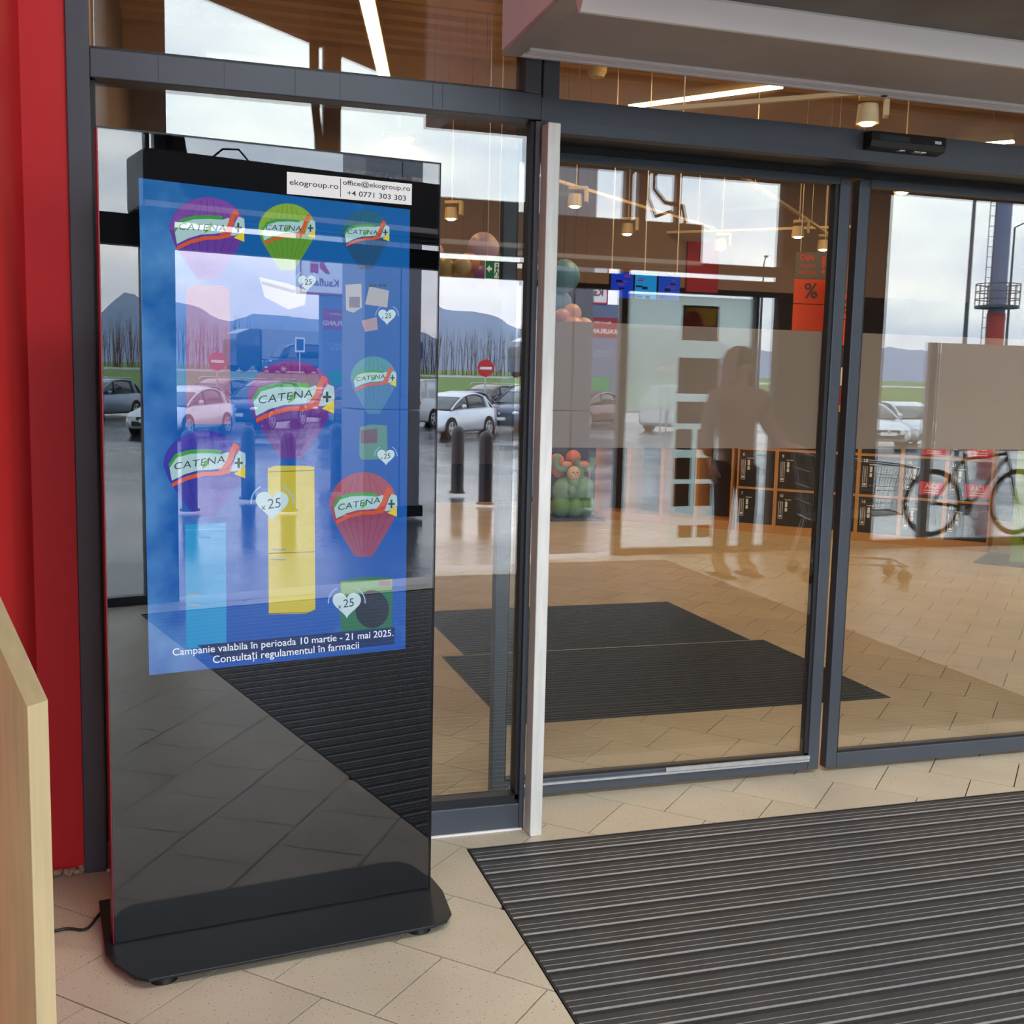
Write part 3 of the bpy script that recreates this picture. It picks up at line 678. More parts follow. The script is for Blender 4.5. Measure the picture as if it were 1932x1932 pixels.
park('hatch', grey, 'grey blue car parked close behind the silver hatchback', 9.9, -32.4, HD)
park('suv', navy, 'navy blue sport utility car with roof rails, right of the silver hatchback', 12.6, -32.4, HD, rails=True)
park('hatch', dred, 'dark maroon car parked behind the navy one with roof rails', 17.0, -37.2, HD + .15)
park('suv', brown, 'bronze sport utility car in the second row with roof rails', 12.6, -38.0, HD + .1, rails=True)
park('estate', grey, 'grey blue estate car in the second row left of the bronze one', 8.3, -39.0, HD, rails=True)
park('van', wht, 'small white delivery van parked side on', 19.9, -33.6, -.55, name='van', cat='van')
park('hatch', silver, 'silver hatchback parked to the far right beside the store front', 24.2, -25.2, HD - .55)
park('hatch', wht, 'white hatchback in front of the far right silver one', 21.6, -24.0, HD - .55)
park('suv', brown, 'bronze sport utility car parked far right at the back', 29.5, -37.0, HD + .2, rails=True)
car('bigvan', navy, 'dark blue high van driving on the road beside the trees', (33.8, -84.8, 1.56), PI - .15, 'van', 'van')
# articulated lorry on the road
lo = thing('lorry', 'blue grey articulated lorry standing on the road beyond the grass', 'lorry', (31.0, -90.5, 1.64), -.16)
lb = car_paint('slate blue paint', (62, 74, 104)); lt = mat('pale lorry tarpaulin', (150, 158, 176), .6)
b_ = MB(); b_.loft([[(x, -1.22, .5), (x, -1.22, z), (x, -1.1, z + .15), (x, 1.1, z + .15), (x, 1.22, z), (x, 1.22, .5)] for x, z in ((-1.15, 2.6), (-1.0, 3.1), (.2, 3.55), (1.1, 3.6))], lb, smooth=False); b_.build('cab', lo)
bx('windscreen', lo, -1.17, -1.05, 1.7, -1.10, 1.05, 2.6, M['carglass']); bx('trailer', lo, 1.3, -1.27, 1.1, 12.5, 1.27, 3.75, lt, .03); bx('chassis', lo, 1.1, -.5, .7, 12.4, .5, 1.1, M['frame_dark'])
for x in (-.3, 2.4, 9.2, 10.4, 11.6):
    for s in (-1, 1): MB().cyl((x, s * 1.2, .5), (x, s * .9, .5), .5, M['tyre'], seg=18).build('wheel', lo)

# bare hedge and trees along the road
def brush_tree(loc, h, w, n, label, group, seed):
    rr = random.Random(seed); b_ = MB()
    for i in range(n):
        x = rr.uniform(-w, w); y = rr.uniform(-.6, .6); z = h * rr.uniform(.6, 1); dx = rr.uniform(-.5, .5)
        b_.cyl((x, y, 0), (x + dx, y, z), .035, M['hedge'], .01, 4, caps=False)
        for k in range(3):
            t_ = rr.uniform(.3, .8); q = Vector((x + dx * t_, y, z * t_)); b_.cyl(q, q + Vector((rr.uniform(-.5, .5), 0, rr.uniform(.4, .9))), .018, M['hedge'], .006, 3, caps=False)
    o = b_.build('bare_hedge'); o.location = loc; return tag(o, label, 'hedge', group)
rr = random.Random(5)
names = ['left of the lorry', 'behind the lorry cab', 'behind the lorry trailer', 'right of the lorry', 'behind the grey pylon', 'at the far right end']
for i in range(6): brush_tree((19 + i * 8.0, -101 - i, 1.75), 4.6 + .4 * (i % 3), 4.2, 70, 'bare brown hedge across the road, ' + names[i], 'bare hedges across the road', i)

# ------------------------------------------------------------------ pylon sign
ps = thing('pylon_sign', 'tall pylon sign with white top board and maroon band', 'sign', (19.0, -41.0, gz(-41)))
pgrey = mat('blue grey pylon', (104, 116, 148), .5); pm = mat('deep magenta', (196, 10, 66), .5); ZB = 5.25
bx('shaft', ps, -.75, -.25, 0, .78, .20, ZB, pgrey); bx('top_board', ps, -1.82, -.3, ZB, .22, .25, ZB + 3.2, M['paper'], .03)
for a in ((-1.82, ZB, .22, ZB + .07), (-1.82, ZB + 3.13, .22, ZB + 3.2), (-1.82, ZB, -1.76, ZB + 3.2), (.16, ZB, .22, ZB + 3.2)): bx('board_border', ps, a[0], .25, a[1], a[2], .262, a[3], pm)
X_, Y_ = (-1, 0, 0), (0, 0, 1)   # reads correctly from the store side
text('lettering', 'Kaufland', .46, mat('magenta lettering', (150, 20, 80), .5), ps, (-.80, .262, ZB + .5), X_, Y_, bold=.006)
b_ = MB()
for poly_ in ([(-1.35, .9), (-.98, .9), (-.98, 1.3), (-1.35, 1.3)], [(-1.35, 1.36), (-.98, 1.36), (-.98, 1.76), (-1.35, 1.76)], [(-.92, 1.12), (-.92, 1.45), (-.55, 1.76), (-.42, 1.76), (-.72, 1.34), (-.42, .9), (-.62, .9)]):
    b_.prism([(x - 0.0, z + ZB) for x, z in poly_], .25, .265, pm, axis='y')
b_.build('emblem', ps)
bx('maroon_band', ps, -.75, .20, 3.75, .78, .21, 4.65, mat('maroon board', (160, 36, 56), .5))
text('lettering', 'BINE AI VENIT', .14, M['paper'], ps, (0.0, .212, 4.42), X_, Y_)
text('lettering', 'KAUFLAND', .29, M['paper'], ps, (0.0, .212, 4.02), X_, Y_, bold=.004)
text('lettering', 'LUNI-SAM 7-22\nDUM 8-20', .18, mat('pale print', (190, 200, 215), .5), ps, (0, .212, 3.0), X_, Y_)
bx('green_panel', ps, -.45, .20, 1.3, .45, .21, 1.95, mat('green panel', (40, 150, 90), .5))

# masts, lamp posts, road signs
ms = thing('lattice_mast', 'tall grey mast with red foot, ladder and round railed platform', 'mast', (32.0, -30.5, gz(-30.5)))
MB().cyl((0, 0, 5.0), (0, 0, 16), .33, pgrey, .30, 18).build('pole', ms); b_ = MB(); b_.cyl((0, 0, 0), (0, 0, 5.0), .36, mat('red and grey paint', (176, 60, 50), .5), .36, 18); b_.build('red_foot', ms)
b_ = MB(); b_.cyl((0, 0, 5.2), (0, 0, 5.3), .85, M['frame'], seg=24); b_.build('platform', ms)
b_ = MB()
for z in (5.55, 5.85, 6.15): b_.torus((0, 0, z), .85, .02, M['frame'], (0, 0, 1), 24, 5)
for i in range(14): b_.cyl((.85 * math.cos(i * PI / 7), .85 * math.sin(i * PI / 7), 5.3), (.85 * math.cos(i * PI / 7), .85 * math.sin(i * PI / 7), 6.15), .018, M['frame'], seg=5)
b_.build('railing', ms)
b_ = MB()
for q_ in (0, .28): b_.cyl((-.45 - q_, .1, 0), (-.45 - q_, .1, 16), .02, M['frame'], seg=5)
for i in range(40): b_.cyl((-.45, .1, .4 * i), (-.73, .1, .4 * i), .015, M['frame'], seg=4)
b_.build('ladder', ms)
def lamp(loc, h, label, rz=0, box=False):
    o = thing('street_lamp', label, 'lamp post', loc, rz, 'lamp posts in the parking area')
    MB().cyl((0, 0, 0), (0, 0, h), .09, M['frame'], .05, 10).build('pole', o)
    b_ = MB(); b_.tube([(0, 0, h), (.5, 0, h + .25), (1.1, 0, h + .4)], .035, M['frame']); b_.build('arm', o)
    b_ = MB(); b_.ball((1.4, 0, h + .42), .22, M['rim'], 12, 6, (1.9, .7, .3)); b_.build('lamp_head', o)
    if box: bx('control_box', o, -.14, -.12, 2.4, .14, .12, 3.0, M['frame'], .01)
lamp((25.0, -23.6, gz(-23.6)), 9.5, 'tall grey lamp post with a box on its shaft, right of the doorway', .4, True)
lamp((42.5, -42.0, gz(-42.0)), 10.2, 'grey lamp post standing behind the railed mast', .1)
lamp((38.0, -60.0, gz(-60.0)), 9.0, 'grey lamp post far off on the grass slope', 2.0)
def roadsign(kind, loc, label, h):
    o = thing('road_sign', label, 'road sign', loc, 0)
    MB().cyl((0, 0, 0), (0, 0, h), .035, M['rim'], seg=8).build('post', o)
    b_ = MB(); c = (0, .04, h)
    if kind == 'noentry':
        b_.cyl((0, .03, h), (0, .05, h), .33, mat('sign red', (200, 24, 36), .4), seg=28); b_.box(-.24, .05, h - .05, .24, .058, h + .05, M['paper'])
    elif kind == 'blue': b_.box(-.35, .03, h - .3, .35, .05, h + .3, mat('sign blue', (40, 62, 130), .4))
    else: b_.box(-.28, .03, h - .4, .28, .05, h + .4, M['paper']); b_.box(-.2, .05, h - .3, .2, .056, h + .3, mat('sign blue', (40, 62, 130), .4))
    b_.build('plate', o)
roadsign('noentry', (17.6, -31.0, gz(-31.0)), 'round red no entry sign with white bar', 2.45)
roadsign('blue', (18.3, -32.0, gz(-32.0)), 'dark blue square sign on a post beside the no entry sign', 2.9)
roadsign('paper', (21.5, -52.0, gz(-52.0)), 'white and blue upright sign on the grass', 2.9)
roadsign('noentry', (11.6, -34.5, gz(-34.5)), 'round red no entry sign farther left with a thin post', 2.3)
# ================================================================== DISPLAY KIOSK
KA, KY = (-.158, 2.885, 0.03), math.radians(7.4)
kio = thing('display_kiosk', 'tall black advertising display kiosk with a lit blue screen standing on the tiles', 'kiosk', (KA[0], KA[1], 0), KY)
Z0 = .030
b_ = MB(); b_.prism([(-.015, .27), (-.022, -.04), (-.005, -.10), (.035, -.185), (.065, -.208), (.80, -.212), (.845, -.20), (.872, -.165), (.898, -.03), (.898, .27)], .020, .028, M['black'])
b_.build('base_plate', kio, .002)
for x, y in ((.105, -.165), (.775, -.165), (.09, .22), (.79, .22)):
    b_ = MB(); b_.cyl((x, y, 0), (x, y, .014), .034, M['blackplastic'], .032, 20); b_.cyl((x, y, .014), (x, y, .021), .02, M['blackplastic'], seg=16); b_.build('levelling_foot', kio)
bx('body', kio, .004, .012, .028, .866, .060, 2.068, M['black'], .004)
bx('bezel_backing', kio, .006, .006, .030, .864, .012, 2.066, mat('black backing', (6, 7, 9), .8, spec=0.0))
bx('front_glass', kio, .003, 0, .030, .867, .0045, 2.068, M['kglass'])
edge = mat('dark edge strip', (30, 31, 36), .35, .4); redrefl = mat('edge strip with red reflection', (118, 22, 38), .3, .3)  # a red reflection is put into the left strip's colour
bx('edge_strip', kio, 0, -.001, .030, .003, .062, 2.070, redrefl); bx('edge_strip', kio, .867, -.001, .030, .870, .062, 2.070, edge)
bx('edge_strip', kio, 0, -.001, 2.0682, .870, .062, 2.072, edge)
Uv = Vector((math.cos(KY), math.sin(KY), 0)); Nv = Vector((math.sin(KY), -math.cos(KY), 0)); A0 = Vector((KA[0], KA[1], 0))
def pan(x, y):   # layout of the print on the panel, measured on the photograph: pixel -> (across, height) on the panel
    d = cz + cx * ((x - 966) / F) - cy * ((y - 966) / F); o = Vector((0, 0, EYE))
    q = o + d * ((A0 - o).dot(Nv) / d.dot(Nv)); r = q - A0
    return (r.dot(Uv), q.z)
# lit blue picture with soft clouds
bm_ = bpy.data.materials.new('blue sky picture'); bm_.use_nodes = True; t = bm_.node_tree; b = t.nodes['Principled BSDF']
b.inputs['Base Color'].default_value = (.01, .01, .01, 1); b.inputs['Specular IOR Level'].default_value = 0
tx = t.nodes.new('ShaderNodeTexCoord'); sp = t.nodes.new('ShaderNodeSeparateXYZ'); t.links.new(tx.outputs['Object'], sp.inputs[0])
zr = t.nodes.new('ShaderNodeValToRGB'); mr = t.nodes.new('ShaderNodeMapRange'); mr.inputs[1].default_value = .7; mr.inputs[2].default_value = 1.98
t.links.new(sp.outputs['Z'], mr.inputs[0]); t.links.new(mr.outputs[0], zr.inputs[0])
el = zr.color_ramp.elements; el[0].position = 0; el[0].color = lin((6, 84, 178)) + (1,); el[1].position = 1; el[1].color = lin((0, 96, 165)) + (1,)
q = el.new(.5); q.color = lin((14, 92, 176)) + (1,)
nn = t.nodes.new('ShaderNodeTexNoise'); nn.inputs['Scale'].default_value = 7; nn.inputs['Detail'].default_value = 4; t.links.new(tx.outputs['Object'], nn.inputs[0])
# clouds gather at the left edge of the picture
ml = t.nodes.new('ShaderNodeMapRange'); ml.inputs[1].default_value = .30; ml.inputs[2].default_value = .08; ml.inputs[3].default_value = 0; ml.inputs[4].default_value = .34; t.links.new(sp.outputs['X'], ml.inputs[0])
ad = t.nodes.new('ShaderNodeMath'); ad.operation = 'ADD'; t.links.new(nn.outputs[0], ad.inputs[0]); t.links.new(ml.outputs[0], ad.inputs[1])
cm = t.nodes.new('ShaderNodeMapRange'); cm.inputs[1].default_value = .62; cm.inputs[2].default_value = .95; cm.inputs[4].default_value = .8; t.links.new(ad.outputs[0], cm.inputs[0])
mx2 = t.nodes.new('ShaderNodeMix'); mx2.data_type = 'RGBA'; t.links.new(cm.outputs[0], mx2.inputs[0]); t.links.new(zr.outputs[0], mx2.inputs[6]); mx2.inputs[7].default_value = lin((96, 156, 214)) + (1,)
t.links.new(mx2.outputs[2], b.inputs['Emission Color']); b.inputs['Emission Strength'].default_value = .95
LAY = [0]
def flat(mb, pts, m, dy):   # flat print polygon from pixel layout, dy = tiny stack offset towards the viewer
    q = [pan(*p) for p in pts]
    a = sum(q[i][0] * q[(i + 1) % len(q)][1] - q[(i + 1) % len(q)][0] * q[i][1] for i in range(len(q)))
    if a < 0: q = q[::-1]
    mb.add([(u, .0060 - dy, z) for u, z in q], [tuple(range(len(q)))], m)
def rect(x0, y0, x1, y1): return [(x0, y0), (x1, y0), (x1, y1), (x0, y1)]
def ell(x, y, rx, ry, n=28, a0=0, a1=2 * PI): return [(x + rx * math.cos(a0 + (a1 - a0) * i / n), y + ry * math.sin(a0 + (a1 - a0) * i / n)) for i in range(n + (abs(a1 - a0) < 6.2))]
pic = MB(); flat(pic, [(262, 335), (775, 395), (766, 1225), (282, 1275)], bm_, .0002)
pic.build('screen', kio)
def S(name, rgb, k=.9): return screen_mat('lit ' + name, rgb, k)
def balloon(x0, x1, y0, y1, top, low, txt, ang=7):
    mb = MB(); cxp, w, h = (x0 + x1) / 2, (x1 - x0) / 2, y1 - y0
    ry = h * .40; yc = y0 + ry
    base = [(cxp + w * math.cos(a), yc - ry * math.sin(a)) for a in [PI * i / 18 for i in range(19)]]
    left = [(cxp - w * .86, yc + h * .18), (cxp - w * .52, yc + h * .42), (cxp - w * .24, y1)]; right = [(cxp + w * .24, y1), (cxp + w * .52, yc + h * .42), (cxp + w * .86, yc + h * .18)]
    out = base + left + right
    flat(mb, out, S('%s %d' % (txt, x0), low), .0004)
    flat(mb, [(cxp + w * .99 * math.cos(a), yc - ry * .985 * math.sin(a)) for a in [PI * i / 18 for i in range(19)]], S('%s top %d' % (txt, x0), top), .0005)
    for i in range(-3, 4):   # gores
        x = cxp + w * .27 * i; dx = w * .018
        yt = yc - ry * math.sqrt(max(0, 1 - (i * .27) ** 2)) * .95; xb = cxp + w * .24 * i / 3.4
        flat(mb, [(x - dx, yc), (x + dx, yc), (cxp + (x - cxp) * .55 + dx, yt), (cxp + (x - cxp) * .55 - dx, yt)], S('gore %s %d' % (txt, x0), tuple(int(c * .88) for c in top)), .0006)
        flat(mb, [(x - dx, yc), (x + dx, yc), (xb + dx * .5, y1 - h * .03), (xb - dx * .5, y1 - h * .03)], S('gore low %s %d' % (txt, x0), tuple(int(c * .88) for c in low)), .0006)
    sx = (x1 - x0) / 145.0; yb = yc - ry * .02
    def P(x, y): return (cxp + x * sx, yb + y * sx)
    wave_t = [(-62, 6), (-50, -12), (-25, -19), (5, -20), (28, -18), (40, -22), (48, -36)]
    wave_b = [(58, -30), (52, -8), (40, 8), (22, 12), (-5, 13), (-32, 20), (-58, 32)]
    flat(mb, [P(x * 1.03, y - 7) for x, y in wave_t[:5]] + [P(26, -8), P(-60, 12)], S('leaf green', (60, 160, 70)), .0008)
    flat(mb, [P(x * 1.02 + 2, y + 7) for x, y in wave_b] + [P(x, y) for x, y in wave_b[::-1]], S('band orange', (214, 92, 56)), .0010)
    flat(mb, [P(x, y) for x, y in wave_t[:6]] + [P(50, -10), P(34, 6), P(10, 9), P(-12, 10), P(-36, 17), P(-58, 28)], S('band white', (176, 212, 214)), .0012)
    flat(mb, [P(38, -8), P(44, -26), P(50, -38), P(57, -36), P(60, -31), P(53, -24), P(48, -6), P(36, 8), P(22, 11), P(30, 4)], S('band orange', (214, 92, 56)), .0014)
    flat(mb, [P(48, 2), P(54, -16), P(60, -24), P(70, -20), P(71, 0), P(64, 8), P(52, 12), P(44, 12)], S('band white', (176, 212, 214)), .0013)
    flat(mb, [P(50, 16), P(70, 2), P(70, 24)], S('flag yellow', (226, 206, 60)), .0015)
    for a in (rect(*P(56.5, -12), *P(60.5, 6)), rect(*P(51.5, -5), *P(65.5, -1))): flat(mb, a, S('cross', (50, 70, 70)), .0017)
    flat(mb, [P(-6, 8), P(-2, -4), P(8, -14), P(4, 2)], S('leaf mid green', (96, 176, 80)), .0016)
    mb.build('balloon_picture', kio)
    c = pan(*P(-9, -3)); a = math.radians(ang); th = abs(pan(*P(36, 0))[0] - pan(*P(-54, 0))[0])
    o = text('lettering', 'CATENA', .03, S('dark lettering', (40, 66, 72)), kio, (0, 0, 0), (1, 0, 0), (0, 0, 1), sx=1.0, font_space=1.08, extrude=0)
    xs = [v.co.x for v in o.data.vertices]; zs = [v.co.z for v in o.data.vertices]; fx = th / (max(xs) - min(xs)); fz = fx * .82
    for v in o.data.vertices:
        x, z = (v.co.x - (max(xs) + min(xs)) / 2) * fx, v.co.z * fz
        v.co = (c[0] + x * math.cos(a) - z * math.sin(a) + z * .25, .0060 - .0022, c[1] + x * math.sin(a) + z)
balloon(320, 464, 371, 527, (126, 74, 168), (104, 62, 160), 'purple', 2)
balloon(488, 597, 383, 509, (134, 178, 60), (96, 156, 52), 'lime', 2)
balloon(645, 737, 396, 508, (34, 104, 136), (30, 84, 130), 'petrol', 3)
balloon(467, 634, 680, 865, (132, 58, 138), (104, 60, 150), 'plum', 8)
balloon(662, 750, 672, 781, (70, 152, 168), (64, 130, 178), 'teal', 7)
balloon(309, 466, 813, 976, (64, 60, 176), (56, 58, 170), 'indigo', 8)
balloon(622, 752, 891, 1051, (166, 84, 104), (150, 76, 108), 'rose', 9)
# fridges and small appliances
mb = MB(); y_, b2, pk = S('yellow', (206, 192, 66)), S('sky blue', (18, 152, 214)), S('dusty pink', (150, 104, 138))
flat(mb, [(506, 884), (520, 879), (580, 879), (594, 882), (596, 1150), (580, 1158), (508, 1160)], y_, .0004)
for y in (888, 1042, 1156): flat(mb, [(508, y + 2), (595, y - 1), (595, y), (508, y + 3.5)], S('seam', (90, 84, 30)), .0006)
for y in (1036, 1055): flat(mb, rect(512, y, 540, y + 3), S('handle grey', (150, 156, 150)), .0008)
mb.build('fridge_picture', kio)
mb = MB(); flat(mb, [(350, 990), (427, 987), (428, 1221), (352, 1224)], b2, .0004)
flat(mb, [(350, 1000), (427, 997), (427, 998.5), (350, 1001.5)], S('pale edge', (70, 176, 226)), .0006)
for y in (1122, 1140): flat(mb, rect(354, y, 378, y + 3), S('handle grey', (150, 156, 150)), .0008)
flat(mb, rect(380, 1014, 398, 1015.5), S('blue seam', (20, 90, 150)), .0006); mb.build('fridge_picture', kio)
mb = MB(); flat(mb, [(352, 545), (366, 537), (424, 539), (434, 548), (436, 800), (352, 800)], pk, .0003); mb.build('fridge_picture', kio)
mb = MB(); gr = S('oven green', (92, 146, 140)); flat(mb, [(680, 806), (700, 801), (731, 803), (733, 866), (684, 868), (679, 860)], gr, .0004); flat(mb, [(682, 812), (713, 809), (713, 836), (682, 837)], S('oven window', (110, 90, 110)), .0006); mb.build('oven_picture', kio)
mb = MB(); cr_ = S('cream', (176, 178, 184))
flat(mb, [(653, 537), (683, 535), (684, 580), (668, 590), (654, 585)], cr_, .0004); flat(mb, rect(660, 560, 680, 580), S('machine grey', (110, 112, 130)), .0006)
flat(mb, [(698, 540), (735, 548), (732, 580), (690, 574)], cr_, .0004)
for x in (698, 705, 716, 724): flat(mb, rect(x, 536, x + 6, 541), S('machine dark', (44, 60, 90)), .0006)
flat(mb, [(683, 605), (712, 598), (714, 622), (690, 626)], S('mixer beige', (170, 150, 160)), .0004); mb.build('appliances_picture', kio)
mb = MB(); flat(mb, [(490, 522), (545, 535), (580, 548), (576, 575), (545, 584), (500, 560)], S('iron cream', (186, 190, 204)), .0003); flat(mb, [(495, 530), (560, 548), (556, 553), (494, 536)], S('iron edge', (120, 120, 140)), .0005); mb.build('iron_picture', kio)
mb = MB(); wg = S('washer green', (34, 116, 84))
flat(mb, [(642, 1096), (700, 1088), (742, 1091), (741, 1208), (644, 1212)], wg, .0004); flat(mb, [(644, 1098), (741, 1093), (741, 1113), (645, 1122)], S('washer top', (120, 164, 110)), .0006)
flat(mb, ell(703, 1150, 32, 36), S('drum door', (30, 44, 66)), .0008); flat(mb, rect(716, 1096, 739, 1106), S('washer label', (150, 110, 120)), .0008); mb.build('washer_picture', kio)
def heart(x, y, w, label=True):
    mb = MB(); pts = []
    for i in range(40):
        a = 2 * PI * i / 40; hx = 16 * math.sin(a) ** 3; hy = 13 * math.cos(a) - 5 * math.cos(2 * a) - 2 * math.cos(3 * a) - math.cos(4 * a)
        pts.append((x + hx * w / 32, y - hy * w / 32))
    flat(mb, pts, S('heart white', (196, 222, 232)), .0024)
    for s in (-1, 1):
        arc = [(x + s * w * (.62) * math.cos(a), y - w * .05 - w * .55 * math.sin(a)) for a in [math.radians(-5 + 7 * i) for i in range(10)]]
        arc2 = [(x + s * w * (.66) * math.cos(a), y - w * .05 - w * .59 * math.sin(a)) for a in [math.radians(-5 + 7 * i) for i in range(10)]]
        for i in range(9): flat(mb, [arc[i], arc[i + 1], arc2[i + 1], arc2[i]], S('arc white', (150, 190, 230)), .0024)
    mb.build('heart_picture', kio)
    c = pan(x, y); k = w / 60
    text('lettering', '25', .036 * k, S('dark lettering', (40, 66, 72)), kio, (c[0] + .006 * k, .0034, c[1]), (1, .0, .10), (0, 0, 1))
    text('lettering', 'x', .022 * k, S('dark lettering', (40, 66, 72)), kio, (c[0] - .022 * k, .0034, c[1] - .008 * k), (1, 0, .1), (0, 0, 1))
heart(514, 951, 62); heart(655, 1139, 54); heart(729, 861, 33); heart(731, 596, 33); heart(580, 532, 34)
def fit(name, body, p0, p1, size_ratio, m, dy, bold=0.0):
    a, b3 = pan(*p0), pan(*p1); L = math.hypot(b3[0] - a[0], b3[1] - a[1])
    ex = Vector((b3[0] - a[0], 0, b3[1] - a[1])).normalized(); ey = Vector((-ex.z, 0, ex.x))
    o = text(name, body, .03, m, kio, (0, 0, 0), (1, 0, 0), (0, 0, 1), bold=bold, extrude=0)
    xs = [v.co.x for v in o.data.vertices]; s = L / (max(xs) - min(xs)); mid = (max(xs) + min(xs)) / 2
    cc = Vector(((a[0] + b3[0]) / 2, 0, (a[1] + b3[1]) / 2))
    for v in o.data.vertices:
        q = cc + ex * ((v.co.x - mid) * s) + ey * (v.co.z * s * size_ratio); v.co = (q.x, dy, q.z)
mb = MB(); flat(mb, [(372, 1218), (746, 1184), (745, 1216), (420, 1250)], S('caption shade', (8, 52, 118), .7), .0010); mb.build('caption_shade', kio)
fit('lettering', 'Campanie valabila \u00een perioada 10 martie - 21 mai 2025.', (326, 1232), (743, 1195), 1.0, S('caption white', (226, 236, 244), 1.0), .0036, .0002)
fit('lettering', 'Consulta\u021bi regulamentul \u00een farmacii', (402, 1246), (678, 1218), 1.0, S('caption white', (226, 236, 244), 1.0), .0036, .0002)
# sticker on the glass
mb = MB()
q = [pan(541, 322), pan(777, 349), pan(776, 389), pan(541, 364)]; u0, u1, z0_, z1_ = q[0][0], q[1][0], (q[2][1] + q[3][1]) / 2, (q[0][1] + q[1][1]) / 2
mb.box(u0, -.0012, z0_, u1, -.0004, z1_, M['paper']); mb.build('contact_label', kio, .0015)
bx('divider', kio, u0 + (u1 - u0) * .415, -.0016, z0_ + .004, u0 + (u1 - u0) * .42, -.0012, z1_ - .004, M['blackprint'])
def lab(body, ua, ub, z, h):
    o = text('lettering', body, .02, M['blackprint'], kio, (0, 0, 0), (1, 0, 0), (0, 0, 1), bold=.0001, extrude=0)
    xs = [v.co.x for v in o.data.vertices]; s = (ub - ua) / (max(xs) - min(xs)); mid = (max(xs) + min(xs)) / 2
    for v in o.data.vertices: v.co = ((ua + ub) / 2 + (v.co.x - mid) * s, -.0017, z + v.co.z * h / .02)
W_ = u1 - u0; zc_ = (z0_ + z1_) / 2
lab('ekogroup.ro', u0 + .02 * W_, u0 + .40 * W_, zc_ + .002, .019)
lab('office@ekogroup.ro', u0 + .435 * W_, u0 + .985 * W_, zc_ + .014, .0175); lab('+4 0771 303 303', u0 + .47 * W_, u0 + .95 * W_, zc_ - .012, .019)

# power cord
def catmull(P, n=6):
    P = [Vector(p) for p in P]; out = []
    for i in range(len(P) - 1):
        p0, p1, p2, p3 = P[max(i - 1, 0)], P[i], P[i + 1], P[min(i + 2, len(P) - 1)]
        for k in range(n):
            t = k / n; out.append(.5 * ((2 * p1) + (-p0 + p2) * t + (2 * p0 - 5 * p1 + 4 * p2 - p3) * t * t + (-p0 + 3 * p1 - 3 * p2 + p3) * t ** 3))
    return out + [P[-1]]

o = MB().tube([tuple(p) for p in catmull([(-.372, 3.02, .005), (-.29, 3.05, .005), (-.235, 3.035, .005), (-.205, 3.11, .005), (-.17, 3.20, .006), (-.09, 3.18, .012), (.0, 3.10, .03), (.03, 2.975, .05)])], .0042, mat('dark olive cable', (34, 34, 26), .5), 6).build('power_cord')
tag(o, 'thin dark power cord lying on the tiles left of the kiosk', 'cord')

# oak end panel of a stand at the left edge
wp = thing('oak_panel', 'light oak board with a slanted top corner standing at the left edge', 'panel', (-.232, 1.935, 0), math.radians(139.5))
b_ = MB(); b_.prism([(0, 0), (.165, 0), (.165, 1.215), (0, .945)], -.044, 0, M['wood'], axis='y'); b_.build('board', wp)
b_ = MB(); b_.box(-.0008, -.0435, 0, 0, -.0005, .9445, M['woodedge']); b_.add([(-.0008, -.0435, .9445), (-.0008, -.0005, .9445), (.165, -.0005, 1.2155), (.165, -.0435, 1.2155)], [(0, 1, 2, 3), (3, 2, 1, 0)], M['woodedge']); b_.build('edge_band', wp)

# ================================================================== INSIDE THE STORE
D45 = math.radians(-45)
def textl(body, size, m, parent, x, y, z, sx=1.0, bold=0.0): return text('lettering', body, size, m, parent, (x, y, z), (1, 0, 0), (0, 0, 1), sx=sx, bold=bold)
nums = [(5, 6, 7), (8, 9, 10), (11, 12, 13), (14, 15, 16), (17, 18, 19), (20, 21, 22)]
LWd = .403
for i, tr in enumerate(nums):
    x, y = 5.56 + i * LWd * SUPR, 10.19 - i * LWd * SUPR
    lk = thing('locker', '%s beech locker column counted from the shelf bays, charcoal doors %d to %d' % (('first', 'second', 'third', 'fourth', 'fifth', 'last')[i], tr[0], tr[2]), 'locker', (x, y, 0), D45, 'lockers along the slanting row')
    b_ = MB(); w = LWd
    b_.box(0, 0, 0, .018, .5, 1.29, M['lockwood']); b_.box(w - .018, 0, 0, w, .5, 1.29, M['lockwood']); b_.box(.018, .002, 0, w - .018, .5, .088, M['lockwood']); b_.box(.018, .0, 1.255, w - .018, .5, 1.29, M['lockwood'])
    for z in (.452, .852): b_.box(.018, .0, z - .012, w - .018, .5, z + .012, M['lockwood'])
    b_.box(.018, .48, .088, w - .018, .5, 1.255, M['lockgrey']); b_.build('frame', lk)
    for k, n in enumerate(tr):
        z0 = (.868, .466, .092)[k]; z1 = (1.252, .838, .438)[k]
        dr = bx('locker_door', lk, .022, .004, z0, w - .022, .022, z1, M['lockgrey'], .002)
        b_ = MB()
        for a in ((.040, z0 + .07, .044, z1 - .10), (.078, z0 + .07, .082, z1 - .10), (.040, z0 + .07, .082, z0 + .075), (.054, z0 + .12, .057, z1 - .10), (.064, z0 + .12, .067, z1 - .10)): b_.box(a[0], .001, a[1], a[2], .004, a[3], M['paper'])
        b_.cyl((.061, .004, z0 + .097), (.061, .0005, z0 + .097), .013, M['paper'], seg=12)
        b_.box(.105, .001, z1 - .155, .128, .004, z1 - .10, M['paper']); b_.box(.105, .001, z1 - .20, .128, .004, z1 - .165, M['paper']); b_.box(.10, .001, z1 - .085, .165, .004, z1 - .078, M['paper'])
        b_.build('lock_panel', dr)
        o = text('door_number', str(n), .042, M['paper'], dr, (.062, .003, z1 - .045), (1, 0, 0), (0, 0, 1), bold=.001)
